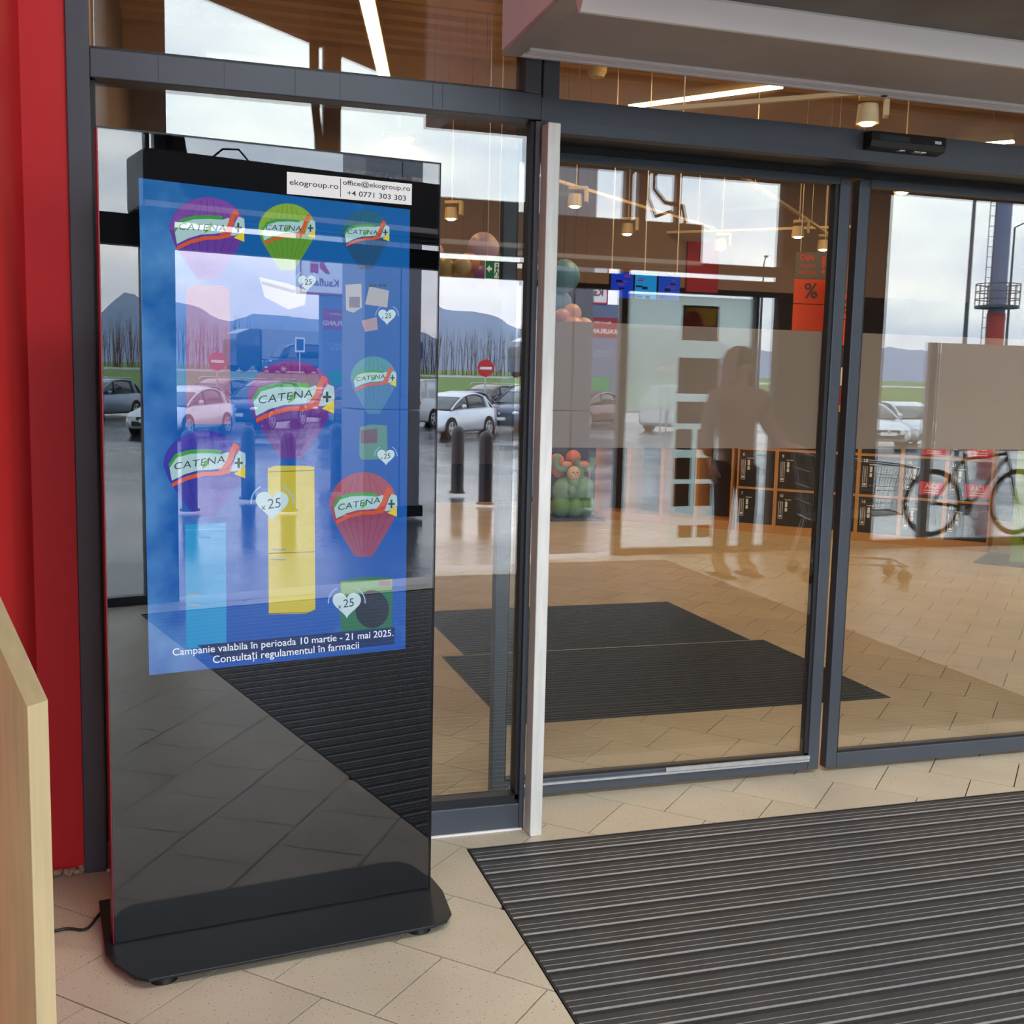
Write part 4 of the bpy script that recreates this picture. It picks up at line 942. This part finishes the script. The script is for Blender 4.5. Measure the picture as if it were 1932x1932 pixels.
# open beech shelf units left of the lockers
for i in range(4):
    x, y = 5.53 - (i + 1) * .385 * SUPR, 10.22 + (i + 1) * .385 * SUPR
    s = thing('shelf_unit', 'open beech framed shelf bay with dark back, ' + ['next to locker column 5', 'second bay left of the lockers', 'third bay left of the lockers', 'farthest from the lockers'][i], 'shelf', (x, y, 0), D45, 'open shelf bays left of the lockers')
    b_ = MB(); w = .385
    b_.box(0, 0, 0, .02, .45, 1.29, M['lockwood']); b_.box(w - .02, 0, 0, w, .45, 1.29, M['lockwood']); b_.box(.02, .002, 0, w - .02, .45, .09, M['lockwood']); b_.box(.02, 0, 1.26, w - .02, .45, 1.29, M['lockwood']); b_.build('frame', s)
    bx('back_panel', s, .02, .40, .09, w - .02, .45, 1.26, mat('dark brown back', (66, 56, 52), .7))
# magazine rack standing on the lockers
mr_ = thing('magazine_rack', 'beech topped magazine rack standing on the lockers behind the gap of the doors', 'rack', (6.22, 9.56, 1.29), D45)
bx('tray', mr_, 0, 0, 0, .5, .22, .03, M['lockwood']); bx('back', mr_, 0, .19, .03, .5, .22, .62, M['lockgrey'])
cols = ((150, 40, 60), (228, 226, 220), (60, 60, 70), (190, 180, 170), (120, 60, 70)); rr = random.Random(9)
for k in range(9):
    z = .031 + (k % 3) * .19; xx = .02 + (k // 3) * .16; mg = mat('magazine cover %d' % (k % 5), cols[k % 5], .5)
    m_ = tag(bx('magazine', None, 0, 0, 0, .14, .008, .18, mg), '%s magazine in the %s row of the rack on the lockers, %s' % (['dark red', 'white', 'black', 'pale grey', 'brownish'][k % 5], ['bottom', 'middle', 'top'][k % 3], ['left', 'centre', 'right'][k // 3]), 'magazine', 'magazines in the rack')
    c, s_ = math.cos(D45), math.sin(D45); lx, ly = xx, .178 - .05 * (2 - k % 3) * .5
    m_.location = (6.22 + lx * c - ly * s_, 9.56 + lx * s_ + ly * c, 1.29 + z); m_.rotation_euler = (0, 0, D45)
# hanging price boards
def price(x, y, z, label, sx):
    p = thing('price_board', label, 'sign', (x, y, z), D45 * .25, 'orange and grey price boards')
    bx('grey_board', p, 0, 0, .26, .36, .02, .53, mat('grey board', (112, 108, 106), .6)); bx('orange_board', p, 0, 0, .0, .36, .02, .25, M['orange']); bx('orange_board', p, 0, 0, -.28, .36, .02, -.01, M['orange'])
    text('lettering', '%', .22, mat('grey print', (84, 78, 78), .6), p, (.18, -.001, .125), (sx, 0, 0), (0, 0, 1), bold=.004)
    og = M['orange']; text('lettering', 'DIN', .085, og, p, (.12 if sx > 0 else .13, -.001, .47), (sx, 0, 0), (0, 0, 1), bold=.002)
    for k, wd in enumerate(('PROMO', 'PREȚURI')): text('lettering', wd, .05, og, p, (.13, -.001, .385 - .07 * k), (sx, 0, 0), (0, 0, 1))
    text('lettering', '!', .24, og, p, (.30, -.001, .395), (sx, 0, 0), (0, 0, 1), bold=.006)
    for x_ in (.05, .31): MB().cyl((x_, .01, .53), (x_, .01, SCEIL - z), .004, M['steel'], seg=6).build('hanger', p)
price(6.27, 10.45, 2.36, 'orange percent board hanging under a grey board, left of the gap between doors', 1)
price(6.40, 10.05, 2.19, 'orange percent board seen in the gap between the two doors', 1)
# screens
tv = thing('video_display', 'row of three hanging monitors showing bright blue pictures', 'monitor', (4.02, 10.0, 2.29))
for k in range(3):
    bx('monitor', tv, k * .245, .0, 0, k * .245 + .235, .05, .25, M['blackplastic'])
    bx('screen', tv, k * .245 + .006, -.003, .006, k * .245 + .229, 0, .244, screen_mat('blue monitor %d' % k, ((10, 60, 200), (20, 150, 225), (30, 70, 190))[k], .8))
    b_ = MB(); r2 = random.Random(k)
    for j in range(6):
        a, c = r2.uniform(.01, .15), r2.uniform(.01, .2); b_.box(k * .245 + a, -.005, c, k * .245 + a + r2.uniform(.03, .07), -.003, c + r2.uniform(.008, .03), screen_mat('dark picture block' if j % 2 else 'violet picture block', (14, 20, 50) if j % 2 else (120, 60, 140), .8))
    b_.build('picture', tv)
for x_ in (.02, .36, .70): MB().cyl((x_, .03, .25), (x_, .03, SCEIL - 2.29), .006, M['steel'], seg=6).build('hanger', tv)
# exit sign
ex = thing('exit_sign', 'small green emergency exit sign with white arrow and running figure, hanging inside', 'sign', (2.50, 9.0, 2.315), math.radians(-18))
gm = mat('emergency green', (16, 112, 78), .5, emit=.25)
bx('plate', ex, 0, 0, 0, .135, .02, .155, mat('pale sign rim', (220, 232, 170), .5, emit=.3)); bx('face', ex, .006, -.002, .006, .129, 0, .149, gm)
b_ = MB(); wp_ = mat('sign white', (235, 240, 236), .5, emit=.3)
b_.prism([(.012, .085), (.040, .055), (.040, .075), (.058, .075), (.058, .095), (.040, .095), (.040, .115)], -.004, -.002, wp_, axis='y'); b_.box(.078, -.004, .012, .122, -.002, .135, wp_)
b_.cyl((.100, -.004, .118), (.100, -.006, .118), .008, gm, seg=12)
for a, c in (((.100, .106), (.098, .07)), ((.098, .07), (.112, .045)), ((.112, .045), (.108, .02)), ((.098, .07), (.086, .05)), ((.086, .05), (.082, .03)), ((.100, .1), (.114, .088)), ((.100, .1), (.086, .085))): b_.cyl((a[0], -.005, a[1]), (c[0], -.005, c[1]), .0045, gm, seg=6)
b_.build('pictogram', ex)
for x_ in (.02, .115): MB().cyl((x_, .01, .155), (x_, .01, SCEIL - 2.315), .003, M['steel'], seg=6).build('hanger', ex)
# balloons
def bal(x, y, z, r, rgb, label):
    o = thing('balloon', label, 'balloon', (x, y, z), 0, 'balloons of the decoration')
    gy = sum(rgb) / 3; rgb = tuple(int(min(255, (c * .82 + gy * .18) * k)) for c, k in zip(rgb, (.9, .98, 1.22)))
    m_ = mat('balloon %d %d %d' % rgb, rgb, .35)
    b_ = MB(); b_.ball((0, 0, 0), r, m_, 24, 14, (1, 1, 1.03)); b_.build('skin', o); MB().cyl((0, 0, r), (0, 0, SCEIL - z), .0008, M['frame_dark'], seg=4).build('string', o); b_ = MB(); b_.cyl((0, 0, -r * 1.02), (0, 0, -r * 1.16), r * .04, m_, r * .10, 8); b_.build('knot', o)
for a in ((2.62, 9.5, 2.62, .137, (232, 178, 166), 'largest pale pink balloon above the green exit sign'), (2.19, 9.6, 2.57, .10, (230, 170, 165), 'pink balloon half hidden behind the kiosk edge'), (2.47, 9.4, 2.47, .095, (236, 140, 92), 'orange balloon below left of the largest pink one'),
          (2.24, 9.3, 2.42, .085, (196, 160, 70), 'gold balloon at the left edge of the glass pane'), (2.36, 9.2, 2.43, .075, (206, 172, 90), 'smaller gold balloon beside the orange one'), (2.57, 9.25, 2.36, .095, (168, 92, 160), 'purple balloon left of the exit sign'),
          (2.80, 9.5, 2.37, .10, (222, 170, 70), 'mustard balloon right of the exit sign'), (2.66, 9.65, 2.46, .05, (232, 190, 180), 'little pale balloon under the largest pink one'), (3.37, 9.5, 2.42, .145, (110, 176, 172), 'large teal balloon right beside the steel post'),
          (3.36, 9.6, 2.19, .12, (120, 180, 178), 'teal balloon under the large teal one'), (3.42, 9.4, 2.09, .085, (250, 176, 130), 'peach balloon on top of the low peach cluster'), (3.31, 9.35, 2.05, .075, (248, 166, 140), 'pinkish peach balloon at the left of the peach cluster'),
          (3.38, 9.25, 1.95, .10, (250, 172, 124), 'round peach balloon at the bottom of the peach cluster'), (3.52, 9.35, 1.97, .085, (250, 180, 136), 'peach balloon at the right of the peach cluster')):
    bal(*a)
# balloon rabbit
rb = thing('balloon_rabbit', 'green rabbit made of round balloons before an orange board, low behind the door glass', 'decoration', (4.20, 11.35, 0))
gb = mat('mint green balloon', (134, 188, 158), .35); ob = mat('orange board paint', (232, 130, 80), .6); ck = mat('cream face', (236, 214, 184), .5)
bx('stand_plate', rb, -.32, -.25, 0, .30, .30, .02, mat('slate base', (72, 74, 86), .6)); bx('orange_board', rb, -.1, .2, .02, .28, .22, .62, ob)
b_ = MB()
for x, y, z, r in ((-.14, -.02, .14, .12), (.0, -.06, .13, .11), (.14, 0, .14, .12), (-.10, 0, .32, .13), (.10, 0, .33, .14), (.16, .04, .26, .10), (-.02, -.05, .40, .09), (-.06, -.10, .32, .06), (.02, 0, .48, .10)): b_.ball((x, y, z), r, gb, 20, 12)
b_.build('body', rb)
b_ = MB(); b_.ball((-.03, -.09, .50), .075, ck, 18, 12, (1, .8, 1.1)); b_.build('face', rb)
b_ = MB()
for x in (-.055, -.01): b_.ball((x, -.155, .52), .008, M['blackprint'], 8, 6)
b_.ball((-.033, -.16, .50), .007, mat('pink nose', (220, 130, 130), .5), 8, 6); b_.build('eyes_and_nose', rb)
for s in (-1, 1):
    b_ = MB(); b_.torus((.0 + s * .13, -.02, .62), .085, .033, gb, (0, 1, .2), 20, 10, .2 if s > 0 else 1.4, 4.2 if s > 0 else 4.9); b_.build('ear', rb)
    b_ = MB(); b_.ball((.0 + s * .10, -.06, .60), .05, mat('pink ear lining', (240, 178, 150), .5), 12, 8, (1.2, .3, .6)); b_.build('ear_lining', rb)
b_ = MB()
for x, z in ((-.16, .62), (-.13, .52), (.03, .66)): b_.ball((x, .1, z), .085, ob, 14, 10)
b_.build('orange_balloons', rb)
# green display stand
gd = thing('display_stand', 'lime green cardboard display stand with food pictures, right of the lockers', 'stand', (7.20, 8.00, 0), math.radians(-50))
bx('base_board', gd, -.30, -.42, 0, .62, .3, .012, mat('grey brown base', (92, 84, 70), .7)); bx('body', gd, -.05, -.18, .012, .62, .25, 1.0, M['green'], .004)
pc = mat('food picture', (196, 140, 96), .5, 0, .6, 9); 
for z in (.22, .62):
    b_ = MB(); b_.prism([(.05, z), (.60, z - .02), (.60, z + .30), (.27, z + .30)], -.23, -.182, M['blackprint'], axis='y'); b_.build('shelf_front', gd)
    b_ = MB(); b_.prism([(.16, z + .03), (.58, z + .01), (.58, z + .24), (.30, z + .24)], -.236, -.231, pc, axis='y')
    r3 = random.Random(int(z * 100))
    for j in range(9): b_.ball((r3.uniform(.25, .55), -.236, z + r3.uniform(.05, .2)), r3.uniform(.02, .045), mat('picture patch %d' % (j % 3), ((236, 214, 170), (150, 60, 50), (110, 130, 130))[j % 3], .6), 10, 6, (1, .1, .8))
    b_.build('picture', gd)
bx('top_card', gd, -.05, -.02, 1.0, .62, .0, 1.35, M['green'])

# lights of the store
def linear(a, b, label):
    a, b = Vector(a), Vector(b); mid = (a + b) / 2; d = b - a; L = d.length; rz = math.atan2(d.y, d.x)
    o = thing('linear_lamp', label, 'ceiling lamp', tuple(mid), rz, 'linear lamps under the store ceiling')
    bx('housing', o, -L / 2, -.06, .02, L / 2, .06, .09, M['lampbody']); bx('diffuser', o, -L / 2, -.05, 0, L / 2, .05, .02, M['tube'])
    for x_ in (-L * .35, L * .35): MB().cyl((x_, 0, .09), (x_, 0, SCEIL - mid.z), .006, M['steel'], seg=6).build('hanger', o)
    area((mid.x, mid.y, mid.z - .02), L, .1, 15, WARM, rz)
linear((1.45, 8.69, 4.3), (1.98, 10.83, 4.3), 'lit linear lamp seen above the kiosk through the top glass')
linear((4.57, 10.98, 4.3), (5.57, 9.71, 4.3), 'lit linear lamp just under the air curtain box')
linear((1.91, 14.2, 4.3), (2.80, 13.4, 4.3), 'lit linear lamp far back, low over the kiosk top')
linear((8.6, 6.2, 4.3), (9.6, 5.0, 4.3), 'linear lamp at the right side of the store')
linear((8.2, 12.0, 4.3), (9.2, 10.8, 4.3), 'linear lamp over the lockers on the right')
for x, y, w_ in ((2.4, 6.0, 21), (5.4, 6.0, 21), (4.6, 9.2, 46), (7.2, 6.5, 40), (6.5, 12.0, 24), (2.0, 12.0, 24), (10.0, 9.0, 24)): area((x, y, 4.38), 1.2, .9, w_, WARM)  # fill lights without fixtures, added to brighten the store floor and lockers
spots = [(4.46, 6.61, 3.3), (3.93, 10.78, 3.3), (6.30, 8.75, 3.3), (7.10, 11.8, 3.3), (8.04, 12.74, 3.3), (5.22, 12.49, 3.3), (6.67, 12.9, 3.25), (6.0, 15.0, 3.25), (5.35, 14.3, 3.25), (3.0, 12.2, 3.3)]
where = ['right above the gap between the doors, largest one', 'next to the steel post above the teal balloon', 'just under the header right of the door gap', 'left of the door gap at mid height', 'farther right behind the door gap', 'above the hanging monitors', 'right of the monitors', 'small one low behind the monitors', 'small one left of the monitors', 'dark one above the pink balloons']
sp0 = None
for (x, y, z), wv in zip(spots, where):
    lab_ = 'cream track spotlight, ' + wv
    if sp0 is None:
        sp0 = thing('track_spotlight', lab_, 'spotlight', (x, y, z), -.5, 'track spotlights'); o = sp0
        b_ = MB(); b_.box(-.07, -.06, .10, .09, .06, .13, M['lampbody']); b_.box(.09, -.05, -.02, .12, .05, .13, M['lampbody']); b_.build('bracket', sp0)
        b_ = MB(); b_.cyl((-.01, 0, -.06), (-.01, 0, .06), .075, M['lampbody'], .065, 18); b_.build('lamp_body', sp0)
        b_ = MB(); b_.ball((-.01, 0, -.062), .05, M['spot'], 14, 8, (1, 1, .35)); b_.build('lens', sp0)
        MB().cyl((0, 0, .13), (0, 0, SCEIL - z - .03), .006, M['lampbody'], seg=6).build('stem', sp0)
    else: o = copy_tree(sp0); o.location = (x, y, z); o['label'] = lab_
for a, c, w_ in (((3.3, 7.70), (5.6, 5.65), 'nearest the doors'), ((3.0, 10.1), (6.6, 13.0), 'over the shelf bays'), ((5.2, 9.7), (8.6, 13.3), 'over the lockers'), ((4.4, 15.2), (8.0, 12.1), 'at the back')):
    d = Vector((c[0] - a[0], c[1] - a[1], 0)); L = d.length; rz = math.atan2(d.y, d.x)
    tk = thing('lighting_track', 'thin cream lighting track ' + w_, 'track', ((a[0] + c[0]) / 2, (a[1] + c[1]) / 2, 3.435), rz, 'lighting tracks')
    bx('rail', tk, -L / 2, -.02, 0, L / 2, .02, .03, M['lampbody'])
    for x_ in (-L * .4, L * .4): MB().cyl((x_, 0, .03), (x_, 0, SCEIL - 3.435), .004, M['steel'], seg=6).build('hanger', tk)
sd = thing('smoke_detector', 'round white smoke detector on the store ceiling under the air curtain', 'detector', (3.79, 9.93, 4.27))
b_ = MB(); b_.cyl((0, 0, .04), (0, 0, .48), .09, M['lampbody'], seg=20); b_.build('base', sd); b_ = MB(); b_.cyl((0, 0, 0), (0, 0, .04), .06, M['lampbody'], .085, 20); b_.build('head', sd)
rd = tag(bx('red_board', None, 6.52, 13.55, 2.70, 6.98, 13.59, 3.35, mat('dark crimson board', (150, 22, 52), .6)), 'dark crimson board hanging on the bulkhead behind the monitors', 'board')

# unseen ceiling lamps added to brighten the vestibule
for i, (x, y) in enumerate(((.9, .9), (3.4, .9), (6.2, .9))):
    o = thing('added_fill_lamp', 'flat square lamp in the soffit of the vestibule, ' + ['left one', 'middle one', 'right one'][i], 'ceiling lamp', (x, y, CEIL - .03), 0, 'vestibule ceiling lamps')
    bx('frame', o, -.6, -.3, 0, .6, .3, .03, M['white']); bx('diffuser', o, -.56, -.26, -.004, .56, .26, 0, mat('lit lamp panel', (255, 246, 232), .5, emit=5.0))
    area((x, y, CEIL - .045), 1.1, .5, 50, (.97, 1.0, 1.0))

# ------------------------------------------------------------------ red stickers on the locker doors
for col_, u0_, z0, u1_, z1, ll in ((4, .17, .30, .385, .425, 'red AICI sticker low on the fifth locker column'), (5, .17, .30, .385, .425, 'red AICI sticker low on the last locker column'), (4, .17, .875, .385, 1.0, 'red AICI sticker higher on the fifth locker column'), (5, .17, .875, .385, 1.0, 'red AICI sticker higher on the last locker column')):
    x, y = 5.56 + (col_ * LWd + u0_) * SUPR, 10.19 - (col_ * LWd + u0_) * SUPR
    w = u1_ - u0_; h = z1 - z0; z0 = z0 + (.08 if z0 < .5 else 0)
    z0 = .50 if z0 < .5 else z0
    s = thing('red_sticker', ll, 'sticker', (x, y, z0), D45, 'red stickers on the lockers')
    bx('film', s, 0, -.0025, 0, w, .0005, h, mat('sticker red', (224, 36, 54), .5))
    text('lettering', 'AICI', .062, M['paper'], s, (w / 2, -.003, h * .68), (1, 0, 0), (0, 0, 1), bold=.001)
    for k in range(2): bx('small_print', s, .04, -.0032, .018 + .022 * k, w - .04, -.0025, .026 + .022 * k, M['paper'])

# bicycle outside
bk = thing('bicycle', 'black bicycle leaning outside to the right of the doorway', 'bicycle', (7.95, -2.2, -.012), 0)
for x in (-.5, .55):
    b_ = MB(); b_.torus((0, 0, 0), .33, .022, M['tyre'], (0, 1, 0), 32, 8); o = b_.build('wheel', bk); o.location = (x, 0, .352)
    b_ = MB(); b_.torus((0, 0, 0), .30, .008, M['rim'], (0, 1, 0), 32, 5)
    for i in range(14): b_.cyl((0, 0, 0), (.3 * math.cos(i * PI / 7), 0, .3 * math.sin(i * PI / 7)), .0025, M['rim'], seg=4, caps=False)
    b_.cyl((0, -.04, 0), (0, .04, 0), .02, M['rim'], seg=8); b_.build('rim', o)
b_ = MB()
for a, c in (((-.5, .352), (-.12, .85)), ((-.5, .352), (-.05, .30)), ((-.05, .30), (-.16, .88)), ((-.05, .30), (.38, .82)), ((-.13, .80), (.36, .86)), ((.36, .92), (.55, .352))): b_.cyl((a[0], 0, a[1]), (c[0], 0, c[1]), .017, M['blackplastic'], seg=8)
b_.build('frame', bk)
b_ = MB(); b_.tube([(.36, 0, .92), (.33, 0, 1.0)], .014, M['rim']); b_.tube([(.28, -.28, 1.02), (.34, -.1, 1.0), (.34, .1, 1.0), (.28, .28, 1.02)], .013, M['blackplastic']); b_.build('handlebar', bk)
b_ = MB(); b_.ball((-.19, 0, .92), .12, M['blackplastic'], 12, 8, (1.1, .6, .3)); b_.build('saddle', bk)
b_ = MB(); b_.cyl((-.05, -.03, .30), (-.05, -.04, .30), .09, M['rim'], seg=16); b_.cyl((-.05, -.05, .30), (.06, -.05, .17), .01, M['rim']); b_.build('crank', bk)
b_ = MB(); b_.cyl((-.15, .03, .32), (-.28, .20, .012), .012, M['rim'], seg=6); b_.build('kick_stand', bk)

# ------------------------------------------------------------------ person and trolley (standing right of the camera, mirrored in the door glass)
def skinned(name, nodes, edges, m, parent, root=0, sub=2):
    me = bpy.data.meshes.new(name); me.from_pydata([n[0] for n in nodes], edges, []); me.materials.append(m)
    o = bpy.data.objects.new(name, me); COL.objects.link(o); o.parent = parent
    k = o.modifiers.new('skin', 'SKIN'); k.use_smooth_shade = True
    for i, n in enumerate(nodes):
        r = n[1] if isinstance(n[1], tuple) else (n[1], n[1]); me.skin_vertices[0].data[i].radius = r; me.skin_vertices[0].data[i].use_root = (i == root)
    q = o.modifiers.new('subsurf', 'SUBSURF'); q.levels = sub; q.render_levels = sub
    return o
pe = thing('person', 'person in a hooded mauve jacket, dark jeans and tan boots, hand on a trolley', 'person', (4.24, -.46, 0), -.1)
skin = mat('skin', (206, 160, 136), .5); jk = mat('dusty mauve jacket', (150, 116, 110), .85, 0, .1, 12); jn = mat('dark blue jeans', (44, 48, 62), .9, 0, .15, 30); bt = mat('tan suede boots', (164, 122, 84), .8, 0, .1, 20)
N = [((0, 0, .95), (.13, .10)), ((0, .0, 1.15), (.12, .09)), ((0, 0, 1.36), (.15, .10)), ((0, 0, 1.46), (.07, .07)), ((0, .01, 1.54), (.055, .06)), ((0, .02, 1.61), (.075, .09)), ((0, .02, 1.70), (.07, .085)),
     ((-.18, 0, 1.41), .055), ((-.25, .0, 1.14), .042), ((-.26, .06, .90), .027), ((-.26, .08, .84), (.022, .038)),
     ((.18, 0, 1.41), .055), ((.27, .02, 1.16), .042), ((.36, .18, 1.03), .028), ((.40, .235, 1.02), (.038, .02)),
     ((-.10, 0, .86), .085), ((-.11, .02, .50), .058), ((-.12, 0, .10), .04), ((-.13, .10, .05), .035), ((-.13, .17, .04), .028),
     ((.10, 0, .86), .085), ((.11, .02, .50), .058), ((.12, 0, .10), .04), ((.13, .10, .05), .035), ((.13, .17, .04), .028)]
Eg = [(0, 1), (1, 2), (2, 3), (3, 4), (4, 5), (5, 6), (2, 7), (7, 8), (8, 9), (9, 10), (2, 11), (11, 12), (12, 13), (13, 14), (0, 15), (15, 16), (16, 17), (17, 18), (18, 19), (0, 20), (20, 21), (21, 22), (22, 23), (23, 24)]
def finger(root, pts):
    k = len(N); prev = root
    for p in pts: N.append((p, .0085)); Eg.append((prev, len(N) - 1)); prev = len(N) - 1
for i, (dy, L) in enumerate(((-.024, .062), (-.008, .074), (.009, .070), (.025, .056))):   # hanging hand, slightly curled
    finger(10, [(-.262, .085 + dy, .805), (-.258, .090 + dy, .805 - L * .55), (-.247, .096 + dy, .805 - L)])
finger(10, [(-.250, .115, .835), (-.243, .135, .805), (-.238, .140, .785)])
for i, (dx, L) in enumerate(((-.024, .06), (-.008, .07), (.009, .066), (.025, .054))):     # hand closed round the trolley handle
    finger(14, [(.415 + dx, .262, 1.030), (.425 + dx, .285, 1.018), (.425 + dx, .283, .992), (.418 + dx, .266, .985)])
finger(14, [(.375, .245, 1.0), (.378, .262, .982), (.392, .276, .980)])
skinned('body', N, Eg, skin, pe)
skinned('jacket', [((0, 0, .84), (.19, .14)), ((0, 0, 1.02), (.165, .13)), ((0, 0, 1.22), (.175, .13)), ((0, 0, 1.40), (.17, .115)), ((0, -.01, 1.48), (.10, .09)), ((-.20, 0, 1.40), .085), ((-.275, 0, 1.15), .066), ((-.285, .05, .94), .052), ((.20, 0, 1.40), .085), ((.29, .01, 1.16), .066), ((.36, .16, 1.045), .050)], [(0, 1), (1, 2), (2, 3), (3, 4), (3, 5), (5, 6), (6, 7), (3, 8), (8, 9), (9, 10)], jk, pe, 1)
skinned('jeans', [((0, 0, .92), (.145, .12)), ((-.10, 0, .82), .105), ((-.115, .02, .50), .075), ((-.12, 0, .16), .062), ((.10, 0, .82), .105), ((.115, .02, .50), .075), ((.12, 0, .16), .062)], [(0, 1), (1, 2), (2, 3), (0, 4), (4, 5), (5, 6)], jn, pe, 0)
for s_ in (-1, 1):
    skinned('boot', [((.12 * s_, -.01, .20), (.062, .066)), ((.12 * s_, -.01, .09), (.058, .062)), ((.125 * s_, .06, .055), (.056, .052)), ((.135 * s_, .16, .045), (.052, .042))], [(0, 1), (1, 2), (2, 3)], bt, pe, 0)
    bx('sole', pe, .125 * s_ - .05, -.075, 0, .125 * s_ + .055, .205, .018, M['rubber'], .006)
b_ = MB(); rings = []
for z, w, d0, d1 in ((1.40, .17, -.13, .08), (1.47, .15, -.14, .075), (1.54, .13, -.145, .085), (1.62, .135, -.14, .095), (1.70, .125, -.125, .095), (1.76, .095, -.10, .07), (1.795, .045, -.05, .03)):
    rr_ = []
    for i in range(21):
        a = math.radians(-60 - 25 + (i / 20) * (360 - 70) * 1.0) if False else math.radians(125 + i * 14.5)
        rr_.append((w * 1.08 * math.cos(a), (d0 + d1) / 2 + (d1 - d0) / 2 * math.sin(a) * 1.05, z))
    rings.append(rr_)
n = 21; vs = [p for r in rings for p in r]; fs = [(k * n + i, k * n + i + 1, (k + 1) * n + i + 1, (k + 1) * n + i) for k in range(len(rings) - 1) for i in range(n - 1)] + [tuple((len(rings) - 1) * n + i for i in range(n))]
b_.add(vs, fs, jk, True); o = b_.build('hood', pe); q = o.modifiers.new('solid', 'SOLIDIFY'); q.thickness = .015
b_ = MB(); b_.ball((0, .0, 1.68), .098, mat('dark brown hair', (52, 38, 32), .7), 18, 12, (.95, 1.0, 1.05)); b_.build('hair', pe)
b_ = MB()
for s_ in (-1, 1):
    b_.ball((s_ * .031, .100, 1.645), .013, M['paper'], 10, 8); b_.ball((s_ * .031, .110, 1.645), .0065, M['blackprint'], 8, 6)
b_.build('eyes', pe)
b_ = MB(); b_.ball((0, .112, 1.618), .014, skin, 10, 8, (.8, 1.2, 1.5)); b_.build('nose', pe)
b_ = MB(); b_.ball((0, .102, 1.583), .022, mat('lips', (170, 92, 88), .5), 10, 6, (1.1, .5, .3)); b_.build('mouth', pe)
for s_ in (-1, 1): b_ = MB(); b_.ball((s_ * .086, .01, 1.63), .024, skin, 10, 8, (.4, .8, 1.3)); b_.build('ear', pe)
# shopping trolley
tr = thing('shopping_trolley', 'wire shopping trolley on four small wheels held by the hooded person', 'trolley', (4.70, -.24, 0), .30)
ch = mat('zinc wire', (176, 178, 182), .3, .9)
b_ = MB(); L0, L1, H0, H1, Wt, Wb = 0, .82, .48, .98, .27, .20
def quad(p): b_.tube(p + [p[0]], .006, ch, 6)
top = [(-.02, -Wt, H1), (L1, -Wt * .75, H1 - .08), (L1, Wt * .75, H1 - .08), (-.02, Wt, H1)]; bot = [(.04, -Wb, H0), (L1 - .08, -Wb * .75, H0 + .06), (L1 - .08, Wb * .75, H0 + .06), (.04, Wb, H0)]
quad(top); quad(bot)
def lerp(a, c, t): return tuple(a[i] + (c[i] - a[i]) * t for i in range(3))
for k in range(4):
    a0, a1, c0, c1 = top[k], top[(k + 1) % 4], bot[k], bot[(k + 1) % 4]; n = 18 if k in (0, 2) else 10
    for i in range(n + 1): b_.cyl(lerp(a0, a1, i / n), lerp(c0, c1, i / n), .0022, ch, seg=4, caps=False)
    for j in (.25, .5, .75): b_.cyl(lerp(a0, c0, j), lerp(a1, c1, j), .003, ch, seg=4, caps=False)
for i in range(1, 10): b_.cyl(lerp(bot[0], bot[3], i / 10), lerp(bot[1], bot[2], i / 10), .0022, ch, seg=4, caps=False)
b_.build('basket', tr)
b_ = MB()
for s_ in (-1, 1): b_.tube([(-.14, s_ * .24, 1.03), (-.02, s_ * .25, .98), (.10, s_ * .22, .46), (.02, s_ * .23, .16), (.80, s_ * .17, .14)], .011, ch, 8)
b_.tube([(.80, -.17, .14), (.80, .17, .14)], .011, ch, 8); b_.build('chassis', tr)
MB().cyl((-.14, -.26, 1.03), (-.14, .26, 1.03), .015, mat('red grip', (170, 30, 40), .5), seg=12).build('handle', tr)
for x, y in ((.03, -.23), (.03, .23), (.78, -.17), (.78, .17)):
    b_ = MB(); b_.cyl((x, y - .012, .055), (x, y + .012, .055), .055, M['rubber'], seg=16); b_.build('wheel', tr)
    b_ = MB(); b_.box(x - .012, y - .02, .06, x + .012, y - .016, .15, ch); b_.box(x - .012, y + .016, .06, x + .012, y + .02, .15, ch); b_.build('caster_fork', tr)
